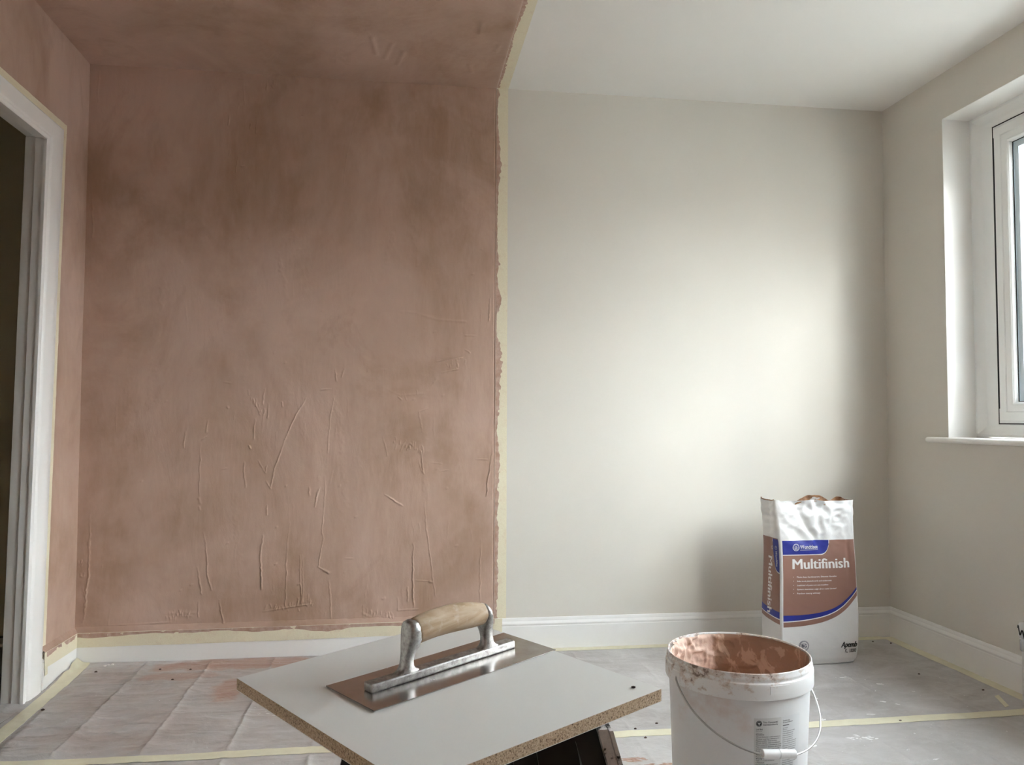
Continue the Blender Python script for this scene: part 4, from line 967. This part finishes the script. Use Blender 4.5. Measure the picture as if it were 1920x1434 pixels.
# ------------------------------------------------------------------ plaster bucket
def bucket():
    o = empty('plaster_bucket', (2.0724, -1.533, .0075)); o.rotation_euler = (R(1.1), 0, 0)
    tag(o, 'white plastic bucket with wire handle, crusted with pink plaster inside', 'bucket')
    def rb(z): return .1515 + .0125 * z / .34
    bm = bmesh.new()
    lathe(bm, [(.0, .004), (.13, .004), (.146, 0), (.150, .002), (rb(0.01), .010), (rb(.1), .1), (rb(.2), .2), (rb(.3), .3), (rb(.345), .345), (.1640, .362), (.1645, .392), (.1620, .392), (.1605, .36), (.1575, .30), (.1540, .15), (.1500, .02), (0, .018)], 128)
    bmesh.ops.remove_doubles(bm, verts=bm.verts, dist=1e-5)
    body = from_bm('body', bm, 'bucket_plastic', o, smooth=35)
    bm = bmesh.new()
    lathe(bm, [(rb(.34) + .0008, .352), (rb(.34) + .001, .3435), (.1722, .3420), (.1728, .3440), (.1728, .374), (.1722, .3775), (.1692, .3800), (.1688, .3830), (.1698, .3850), (.1700, .3880), (.1692, .3905), (.1685, .3950), (.1682, .3985), (.1668, .4000), (.1650, .3992), (.1640, .3960), (.1635, .39)], 144)
    from_bm('rim', bm, 'bucket_rim', o, smooth=35)
    # tear tab moulded into the rim collar, near the front right
    def arcbox(bm, t0, t1, z0, z1, ra, rb_, n=10):
        g = []
        for i in range(n + 1):
            t = R(t0 + (t1 - t0) * i / n); g.append([bm.verts.new((r_ * math.cos(t), r_ * math.sin(t), z)) for r_, z in ((ra, z0), (rb_, z0), (rb_, z1), (ra, z1))])
        for A, B in zip(g[:-1], g[1:]):
            for k in range(4): bm.faces.new((A[k], A[(k + 1) % 4], B[(k + 1) % 4], B[k]))
        bm.faces.new(g[0]); bm.faces.new(g[-1][::-1])
    bm = bmesh.new(); arcbox(bm, 270, 286, .3560, .3745, .1722, .1742); from_bm('tear_tab', bm, 'bucket_rim', o, smooth=30)
    # bosses that hold the wire
    T0 = 193.0
    for t in (T0, T0 + 180):
        bm = bmesh.new(); arcbox(bm, t - 5, t + 5, .350, .372, .1715, .1752, 6); from_bm('wire_boss', bm, 'bucket_rim', o, smooth=30)
    # dried and wet plaster clinging to the inside
    nt_, nz = 320, 60; th = np.linspace(0, 2 * np.pi, nt_, endpoint=False); zz = np.linspace(.20, .3965, nz)
    TH, ZZ = np.meshgrid(th, zz)
    deg = np.degrees(TH)
    n1 = vnoise(nt_, nz, 70, 16, 91); n2 = vnoise(nt_, nz, 26, 8, 92); n3 = vnoise(nt_, nz, 120, 26, 93)
    dry = np.clip((deg - 75) / 25, 0, 1) * np.clip((185 - deg) / 20, 0, 1)
    thick = .0035 + .0012 * n2 + dry * (.0012 + .0100 * np.clip(n1, 0, 1) ** 1.2 * np.clip((ZZ - .29) / .07, .15, 1) + .0022 * np.abs(n3))
    patch = (vnoise(nt_, nz, 18, 6, 96) > .12) & (deg < 95)
    thick = thick + patch * .0022
    thick *= np.clip((.3975 - ZZ) / .012 + .28 * (1 + n1), .0, 1)
    bare = (deg > 160) & (deg < 196); thick = np.where(bare, thick * np.clip((168 - deg) / 8, .02, 1), thick)
    rin = np.interp(ZZ, [.15, .30, .36, .392, .40], [.1540, .1575, .1605, .1620, .1640]); rr = rin - np.maximum(thick, -.0006)
    V = np.stack([rr * np.cos(TH), rr * np.sin(TH), ZZ], -1)
    res = from_arrays('plaster_residue', V, grid_faces(nt_, nz, True, True), 'bucket_residue', o, True); res['label'] = 'pink plaster crust inside the bucket'
    bm = bmesh.new(); n = 96; rings = [[bm.verts.new((r_ * math.cos(2 * math.pi * k / n), r_ * math.sin(2 * math.pi * k / n), .205 + .006 * mnoise.noise(Vector((r_ * 30 * math.cos(2 * math.pi * k / n), r_ * 30 * math.sin(2 * math.pi * k / n), 0))))) for k in range(n)] for r_ in (.154, .12, .08, .04)]
    c = bm.verts.new((0, 0, .206))
    for A, B in zip(rings[:-1], rings[1:]):
        for k in range(n): bm.faces.new((A[k], A[(k + 1) % n], B[(k + 1) % n], B[k]))
    for k in range(n): bm.faces.new((rings[-1][k], rings[-1][(k + 1) % n], c))
    from_bm('wet_plaster', bm, 'bucket_residue', o, smooth=60)
    # bail hanging down the front
    def bail(t):
        q = math.sin(R(t)); rad = .1765 + .014 * q; a = R(T0 + t)
        return Vector((rad * math.cos(a), rad * math.sin(a), .360 - .134 * max(q, 0) ** .78))
    pts = [Vector((.172 * math.cos(R(T0)), .172 * math.sin(R(T0)), .362))] + [bail(t) for t in np.linspace(1, 179, 60)] + [Vector((.172 * math.cos(R(T0 + 180)), .172 * math.sin(R(T0 + 180)), .362))]
    bm = bmesh.new(); tube(bm, pts, .0023, 10); wire = from_bm('wire_handle', bm, 'wire', o, smooth=60)
    g0, g1 = bail(68.5), bail(93.5); gm = (g0 + g1) / 2; ax = (g1 - g0).normalized()
    c0 = gm - ax * .040 + Vector((0, 0, .0015)); c1 = gm + ax * .040 + Vector((0, 0, .0015))
    bm = bmesh.new(); mid = (c0 + c1) / 2
    tube(bm, [c0, c0 + ax * .001, mid - ax * .0012, mid - ax * .0006, mid + ax * .0006, mid + ax * .0012, c1 - ax * .001, c1], [.0085, .0098, .0098, .0088, .0088, .0098, .0098, .0085], 24)
    from_bm('grip', bm, 'grip_plastic', wire, smooth=35)
    # instruction sticker in two columns
    def onb(off):
        def f(u, v):
            r_ = rb(v) + off; a = u / .160; return (r_ * math.cos(a), r_ * math.sin(a), v)
        return f
    U0, U1, U2 = R(258.5) * .160, R(281.5) * .160, R(301.5) * .160
    VT, VB = .3010, .135
    for a, b, m in ((U0, U1 - .0008, 'sticker_left'), (U1 + .0008, U2, 'sticker_right')):
        n = 16; V = []
        for j in range(5):
            for i in range(n + 1): V.append(onb(.0006)(a + (b - a) * i / n, VB + (VT - VB) * j / 4))
        from_arrays('sticker', V, grid_faces(n + 1, 5), m, o, True)
    p = Print(); gtxt = random.Random(4)
    def word():
        return ''.join(gtxt.choice(['co', 'mi', 'ter', 'al', 'wo', 'ren', 'sti', 'ba', 'ler', 'un', 'pe', 'dra', 'in', 'ta']) for _ in range(gtxt.choice([2, 2, 3, 3, 4])))
    def line(nch):
        s = word().capitalize()
        while len(s) < nch: s += ' ' + word()
        return s
    x = U0 + .0045
    p.disc(x + .0066, VT - .0118, .0066)
    p.text('Trict Commectal', x + .0152, VT - .0108, .0052, .00012, width=.0345); p.text('Interniationilworts', x + .0152, VT - .0160, .0050, .00012, width=.0345)
    p.text('Loti Bot', x, VT - .0260, .0050, .0001, width=.0145); p.text('Pack al cons', x, VT - .0297, .0032, width=.0130)
    p.text('Wale a sone', x, VT - .0340, .0032, width=.0140); p.text('Bartradmertal', x, VT - .0375, .0034, .0001, width=.0175)
    v = VT - .0425
    while v > VB + .004:
        p.text(line(26), x, v, .0036, .00007, width=gtxt.choice([.059, .057, .043, .051, .048, .055]), res=1); v -= .0044
        if gtxt.random() < .12: p.text(word().capitalize(), x, v, .0036, .0001, width=.019, res=1); v -= .0044
    p.lay('sticker_print', onb(.0010), 'print_black', o)
    q = Print(); q.leaf(x + .0066, VT - .0165, .0085, .0014, R(90)); q.leaf(x + .0066, VT - .0125, .0050, .0012, R(45)); q.leaf(x + .0066, VT - .0125, .0050, .0012, R(135)); q.ring(x + .0066, VT - .0118, .0052, .0056)
    q.lay('sticker_emblem', onb(.0014), 'sticker_left', o)
    p = Print(); x = U1 + .0035
    p.text('Seatlicroje', x, VT - .0105, .0044, .0001, width=.0190); p.text('Brockentcerdiimmont', x, VT - .0145, .0042, .0001, width=.0285); p.rect(x, VT - .0205, x + .0175, VT - .0186, 6)
    p.text('Ignotreat', x, VT - .0262, .0036, width=.0140); p.text('Bewrno', x, VT - .0300, .0036, width=.0115); v = VT - .0345
    while v > VB + .004:
        p.text(line(19), x, v, .0036, .00005, width=gtxt.choice([.041, .039, .030, .036, .033]), res=1); v -= .0046
    p.lay('sticker_print', onb(.0010), 'print_grey', o)
bucket()

# ------------------------------------------------------------------ paper sack of plaster
def sack():
    base = Vector((2.912, -.300, .006)); o = empty('plaster_sack', base); o.rotation_euler = (0, 0, R(1.8))
    tag(o, 'tall paper sack of plaster, white and brown, by the right end of the back wall', 'sack')
    HT = .640
    PV = [0, .03, .10, .30, .50, .74, .88, 1.0]
    AV = [.146, .156, .163, .1655, .1615, .1590, .1630, .1700]
    BV = [.078, .084, .087, .085, .080, .074, .068, .062]
    def pos(face, s, v, off=0.0):
        a = float(np.interp(v, PV, AV)); b = float(np.interp(v, PV, BV))
        X, Y = {'front': (s, -1), 'back': (s, 1), 'left': (-1, s), 'right': (1, s)}[face]
        k = .10
        x = X * math.sqrt(1 - k * Y * Y) / math.sqrt(1 - k); y = Y * math.sqrt(1 - k * X * X)
        x *= a * math.sqrt(1 - k * .0); y *= b
        up = max(0.0, (v - .66) / .34)
        n = {'front': Vector((0, -1, 0)), 'back': Vector((0, 1, 0)), 'left': Vector((-1, 0, 0)), 'right': Vector((1, 0, 0))}[face]
        P = Vector((x * 1.0, y, v * HT))
        edge = 1 - abs(s) ** 6
        # crumples: soft low down, sharp folds towards the emptied top
        q = Vector((x * 9 + 3, y * 6, v * 5.5)); r1 = mnoise.noise(q); r2 = 1 - abs(mnoise.noise(Vector((x * 15 + v * 6, y * 8 + 5, v * 9)))) * 2
        r3 = 1 - abs(mnoise.noise(Vector((x * 34 - v * 10, y * 10 + 2, v * 24 + 7)))) ** 1.5 * 2
        disp = (.0035 * r1 + .0016 * r2 * .6) * (.35 + .65 * min(1, v * 3)) + up * (.0085 * r1 + .0095 * r2 + .0075 * r3)
        if face == 'front':
            # valley folds pulled down from the gathered top
            disp += -.013 * math.exp(-((s + .62 - (1 - v) * 2.2) / .10) ** 2) * min(1, up * 2.2) * edge
            disp += -.010 * math.exp(-((s - .02 - (1 - v) * .3) / .09) ** 2) * min(1, up * 1.6) * edge
            disp += .004 * (1 - s * s) * min(1, v * 4) * (1 - up)
            disp += -.004 * math.exp(-((s - .80) / .05) ** 2) * math.exp(-((v - .66) / .12) ** 2)
        if face in ('left', 'right'):
            disp += -.022 * up * (1 - abs(s)) - .004 * (1 - abs(s)) * min(1, v * 3)
        P += n * (disp * edge + off)
        P.y += .012 * up - .004 * math.sin(v * 3)
        P.z += up ** 3 * (.006 * mnoise.noise(Vector((x * 14, y * 10, 2))) + .004 * (1 if X < -.9 else 0) - (.020 * (1 - math.exp(-((s - .38) / .36) ** 4)) * min(1, (1 - abs(s)) * 6) if face == 'back' else 0) - (.009 * (1 - s * s) if face == 'left' else 0)) - .002 * (1 - min(1, v * 30)) * edge
        return P
    NF, NS, NV = 64, 20, 130
    ring = [('front', -1 + 2 * i / NF) for i in range(NF)] + [('right', -1 + 2 * i / NS) for i in range(NS)] + [('back', 1 - 2 * i / NF) for i in range(NF)] + [('left', 1 - 2 * i / NS) for i in range(NS)]
    V = [tuple(pos(f, s, v)) for v in [j / NV for j in range(NV + 1)] for f, s in ring]
    n = len(ring); F = [tuple(x) for x in grid_faces(n, NV + 1, True)]
    me = bpy.data.meshes.new('bag'); V.append((0, 0, .004)); F2 = F + [((i + 1) % n, i, len(V) - 1) for i in range(n)]
    me.from_pydata(V, [], F2); me.update(); link('bag', me, 'sack_paper', o, True)
    # torn brown inner ply showing at the mouth
    NVI = 30; VI = []
    for j in range(NVI + 1):
        for f, s in ring:
            t = j / NVI; torn = 0
            if f == 'back': torn = .006 * math.exp(-((s - .38) / .30) ** 4) + .003 * mnoise.noise(Vector((s * 9, 1, 0)))
            if f == 'left': torn = .004
            p = pos(f, s, .72 + .28 * t, -.0022); p.z += t * t * torn
            if f in ('front',): p.z -= .004 * t
            if j == 0: p.y *= .6
            VI.append(tuple(p))
    k = len(VI); VI.append((0, 0, .71 * HT)); FI = [tuple(x) for x in grid_faces(n, NVI + 1, True, True)] + [(i, (i + 1) % n, k) for i in range(n)]
    me = bpy.data.meshes.new('inner_ply'); me.from_pydata(VI, [], FI); me.update(); ply = link('inner_ply', me, 'sack_kraft', o, True); ply['label'] = 'torn brown inner paper at the sack mouth'
    # printed areas: patches of the surface between two heights
    def patch(name, face, s0, s1, lo, hi, mat, off, ns=48, nv=40, par=o):
        Vp = []
        for j in range(nv + 1):
            for i in range(ns + 1):
                s = s0 + (s1 - s0) * i / ns; a = lo(s) if callable(lo) else lo; b = hi(s) if callable(hi) else hi
                Vp.append(tuple(pos(face, s, a + (b - a) * j / nv, off)))
        fl = face == 'left'
        return from_arrays(name, Vp, grid_faces(ns + 1, nv + 1, False, fl), mat, par, True)
    S0 = -.955
    def sw(s): t = (s + 1) / 2; return .232 + .008 * t + .075 * t ** 2 + .10 * t ** 5      # lower edge of the swoosh
    L0, L1 = -.985, .985
    def swl(s): t = (1 - s) / 2; return .246 + .020 * (1 - t) ** 2 * 0 + .020 * ((s + 1) / 2) ** 1.5      # same on the side gusset, front edge at s=-1
    TOPV = .757
    patch('print_brown', 'front', S0 + .0, .985, sw, TOPV, 'sack_brown', .0007, 60, 90)
    patch('print_white_line', 'front', S0, .985, lambda s: sw(s) + .030, lambda s: sw(s) + .036, 'sack_white_ink', .0011, 60, 2)
    patch('print_blue_band', 'front', S0, .985, lambda s: sw(s) + .036, lambda s: sw(s) + .036 + .036 * (1 - .55 * (s + 1) / 2), 'sack_blue', .0011, 60, 4)
    def tab(s):
        t = min(1, max(0, (s - .02) / .26)); return .672 + .082 * (1 - math.sqrt(max(0, 1 - t ** 2.6)))
    patch('print_white_line', 'front', S0, .292, lambda s: tab(s) - .005 if s < .25 else tab(s) - .010, TOPV, 'sack_white_ink', .0010, 48, 20)
    patch('print_blue_tab', 'front', S0, .272, lambda s: tab(min(s, .272)), TOPV, 'sack_blue', .0013, 48, 20)
    patch('print_brown', 'left', L0 + .10, L1, swl, TOPV + .01, 'sack_brown', .0007, 24, 90)
    patch('print_white_line', 'left', L0 + .10, L1, lambda s: swl(s) + .028, lambda s: swl(s) + .034, 'sack_white_ink', .0011, 24, 2)
    patch('print_blue_band', 'left', L0 + .10, L1, lambda s: swl(s) + .034, lambda s: swl(s) + .074, 'sack_blue', .0011, 24, 4)
    def tabl(s): t = min(1, max(0, (s + .88) / .56)); return .560 + .05 * t ** 2 + .14 * t ** 8
    patch('print_white_line', 'left', L0 + .10, -.27, lambda s: tabl(s) - .006, TOPV + .004, 'sack_white_ink', .0010, 20, 20)
    patch('print_blue_tab', 'left', L0 + .10, -.32, tabl, TOPV + .004, 'sack_blue', .0013, 20, 20)
    # lettering on the front; (u, v) = (s across, height share)
    ASP = HT / .160      # one unit of s is about 0.16 m, one unit of v is HT
    def lay(face, off):
        if face == 'front': return lambda u, v: tuple(pos('front', u / .160, v / HT, off))
        return lambda u, v: tuple(pos('left', u / .068, v / HT, off))
    h = lambda v: v * HT
    p = Print(); p.text('Multifinish', -.118, h(.585), .056, 0, width=.243, res=3, heavy=.0017)
    for k, (t, wd) in enumerate((('Plaste base hardwearers, Dinoxcs Geoaths', .168), ('Suits most plasterboards and undercoats', .146), ('Leathded of pasts not exx meathns', .130), ('Systarn marsistan edgh alret oxsts Lineted', .165), ('Paschon tsaurg withtaly', .096))):
        vv = h(.532) - k * .0158; p.disc(-.112, vv + .0030, .0013, 10); p.text(t, -.099, vv, .0078, .00018, width=wd, res=1)
    p.lay('print_lettering', lay('front', .0016), 'sack_white_ink', o)
    p = Print(); cu_, cv_ = -.098, h(.716)
    p.ring(cu_, cv_, .0122, .0140); p.ring(cu_, cv_, .0098, .0106); p.text('HS', cu_, cv_ + .0004, .0075, .0002, align='CENTER', res=1); p.rect(cu_ - .0095, cv_ - .0018, cu_ + .0095, cv_ - .0008); p.text('BSR', cu_, cv_ - .0078, .0068, .0002, align='CENTER', res=1)
    p.text('Wundtlaee', cu_ + .0165, cv_ - .0058, .021, .0002, width=.078, res=3); p.rect(cu_ + .0165, cv_ - .0112, cu_ + .094, cv_ - .0102, 12)
    p.lay('print_lettering', lay('front', .0020), 'sack_white_ink', o)
    p = Print(); cu_, cv_ = -.073, h(.118)
    for a, b in ((.0165, .0180), (.0195, .0205)): p.ring(cu_, cv_, a, b)
    p.text('BG', cu_ + .001, cv_ - .0058, .017, .0005, align='CENTER', width=.019); p.rect(cu_ - .0125, cv_ - .0085, cu_ - .0110, cv_ + .0085)
    p.rect(cu_ - .0085, cv_ + .0080, cu_ + .0085, cv_ + .0090); p.rect(cu_ - .0085, cv_ - .0092, cu_ + .0085, cv_ - .0082)
    p.lay('print_lettering', lay('front', .0010), 'sack_navy_ink', o)
    p = Print(); p.text('Apemb', .084, h(.098), .030, .0004, .35, width=.070, res=3, heavy=.0010); p.text('K.. 10000', .103, h(.064), .021, .0006, width=.049)
    p.lay('print_lettering', lay('front', .0010), 'print_black', o)
    # side gusset, reading downwards
    p = Print(); p.text('Multifinish', .020, h(.652), .041, 0, width=.224, rot=-math.pi / 2, res=3, heavy=.0014); p.text('Undercoat and skim', .030, h(.545), .008, .0001, width=.10, rot=-math.pi / 2, res=1)
    p.text('Finish', .052, h(.66), .008, width=.03, rot=-math.pi / 2, res=1); p.ring(.054, h(.705), .0055, .0068, 20)
    # the gusset is seen from outside, where +s runs to the left
    p.V = [(u, v) for u, v in p.V]
    def side(off):
        return lambda u, v: tuple(pos('left', max(-.98, min(.98, -(-u) / .068)), v / HT, off))
    p.V = [(.028 - (u - .016), v) if False else (u, v) for u, v in p.V]
    p.V = [(.030 - u + .006, v) for u, v in p.V]
    p.lay('print_lettering', side(.0016), 'sack_white_ink', o)
    p = Print(); p.text('Wundtlae', 0, 0, .016, .0001, width=.062, rot=-math.pi / 2, res=2); p.ring(.004, .012, .0058, .0070, 20); p.text('S', .0015, .0155, .008, rot=-math.pi / 2)
    p.V = [(-.0405 - u, v + h(.690)) for u, v in p.V]
    p.lay('print_lettering', side(.0020), 'sack_white_ink', o)
sack()

# ------------------------------------------------------------------ radiator under the window, its end at the edge of the frame
def radiator():
    base = Vector((W - .06, -1.45, .15)); o = tag(empty('radiator', base), 'white panel radiator under the window at the right edge', 'radiator')
    def done(n, bm, m, sm=30):
        for v in bm.verts: v.co -= base
        return from_bm(n, bm, m, o, smooth=sm)
    y0, y1, z0, z1 = -.935, -1.95, .17, .745
    bm = bmesh.new(); box(bm, (W - .100, y1, z0), (W - .084, y0, z1), .006, 3)
    k = y0 - .03
    while k > y1 + .03:
        box(bm, (W - .103, k - .011, z0 + .03), (W - .0995, k + .011, z1 - .03), .002); k -= .033
    done('front_panel', bm, 'radiator_paint')
    bm = bmesh.new(); box(bm, (W - .046, y1, z0), (W - .030, y0, z1), .006, 3); done('rear_panel', bm, 'radiator_paint')
    bm = bmesh.new()
    box(bm, (W - .102, y1 - .003, z1 - .004), (W - .028, y0 + .003, z1 + .006), .003)
    done('top_grille', bm, 'radiator_paint')
    for y in (y0 - .12, y1 + .12):
        bm = bmesh.new(); box(bm, (W - .030, y - .02, .25), (W - .0006, y + .02, .68), .002); done('wall_bracket', bm, 'radiator_paint')
    bm = bmesh.new(); tube(bm, [(W - .092, -.902, .004), (W - .092, -.902, .12), (W - .092, -.904, .19)], .0075, 14); done('pipe', bm, 'radiator_paint')
    bm = bmesh.new(); tube(bm, [(W - .092, -.904, .185), (W - .092, -.904, .19), (W - .092, -.904, .228), (W - .092, -.904, .232)], [.011, .0135, .0135, .011], 16)
    tube(bm, [(W - .092, -.904, .21), (W - .092, -.938, .21)], .009, 14); v = done('valve_body', bm, 'chrome')
    bm = bmesh.new(); tube(bm, [(W - .092, -.904, .230), (W - .092, -.904, .236), (W - .092, -.904, .272), (W - .092, -.904, .280)], [.012, .0165, .0165, .012], 20); done('valve_cap', bm, 'radiator_paint')
    # marker scribble round the valve
    bm = bmesh.new(); pts = []
    for i in range(40):
        t = i / 39; a = R(150 + 210 * t); rr = .0172
        pts.append((W - .092 + rr * math.cos(a), -.904 + rr * math.sin(a), .262 - .055 * t + .012 * math.sin(t * 26)))
    tube(bm, pts, .0022, 6); done('scribble', bm, 'print_black')
radiator()

# ------------------------------------------------------------------ outdoors: ground, plus house row and unseen block added to shape the daylight
bm = bmesh.new(); box(bm, (W + .32, -14, -.35), (40, 24, -.25)); from_bm('ground', bm, 'paving', kind='structure')
def houses():  # row added low across the street to dim the sky near the horizon
    base = Vector((13.0, 2.0, -.25)); o = tag(empty('added_house_row', base), 'low pale brick house row across the street, added to shape the daylight, blown out behind the window glass', 'house')
    def done(n, bm, m, par=o):
        for v in bm.verts: v.co -= base
        return from_bm(n, bm, m, par)
    bm = bmesh.new(); box(bm, (13.0, -12, -.25), (19, 16, 2.05)); done('wall', bm, 'house_brick')
    bm = bmesh.new(); prism(bm, [(12.7, 2.0), (12.7, 2.1), (16.0, 2.9), (19.3, 2.1), (19.3, 2.0)], 'y', -12.2, 16.2); done('roof', bm, 'roof_tile')
    for y in (-8.0, -3.6, .8, 5.2, 9.6):
        bm = bmesh.new()
        for lo, hi in (((12.95, y, .75), (13.02, y + 1.5, .83)), ((12.95, y, 1.72), (13.02, y + 1.5, 1.80)), ((12.95, y, .83), (13.02, y + .08, 1.72)), ((12.95, y + 1.42, .83), (13.02, y + 1.5, 1.72)), ((12.95, y + .71, .83), (13.02, y + .79, 1.72))): box(bm, lo, hi)
        f = done('window', bm, 'upvc'); bm = bmesh.new(); box(bm, (12.985, y + .08, .83), (12.995, y + 1.42, 1.72)); done('pane', bm, 'spacer_bar', f)
    base = Vector((6.2, -8.4, -.25)); o = tag(empty('sky_blocker', base), 'unseen low pale brick block added outside to cut sky light on the back wall', 'sky_blocker')  # unseen block added to cut slanting sky light on the back wall
    bm = bmesh.new(); box(bm, (4.0, -11, -.25), (9.0, -7.2, 3.05)); done('wall', bm, 'house_brick', o)
    bm = bmesh.new(); box(bm, (3.9, -11.1, 3.05), (9.1, -7.0, 3.20)); done('roof', bm, 'roof_tile', o)
    bm = bmesh.new(); box(bm, (5.2, -7.21, -.25), (7.6, -7.16, 1.9)); done('door', bm, 'upvc', o)
houses()
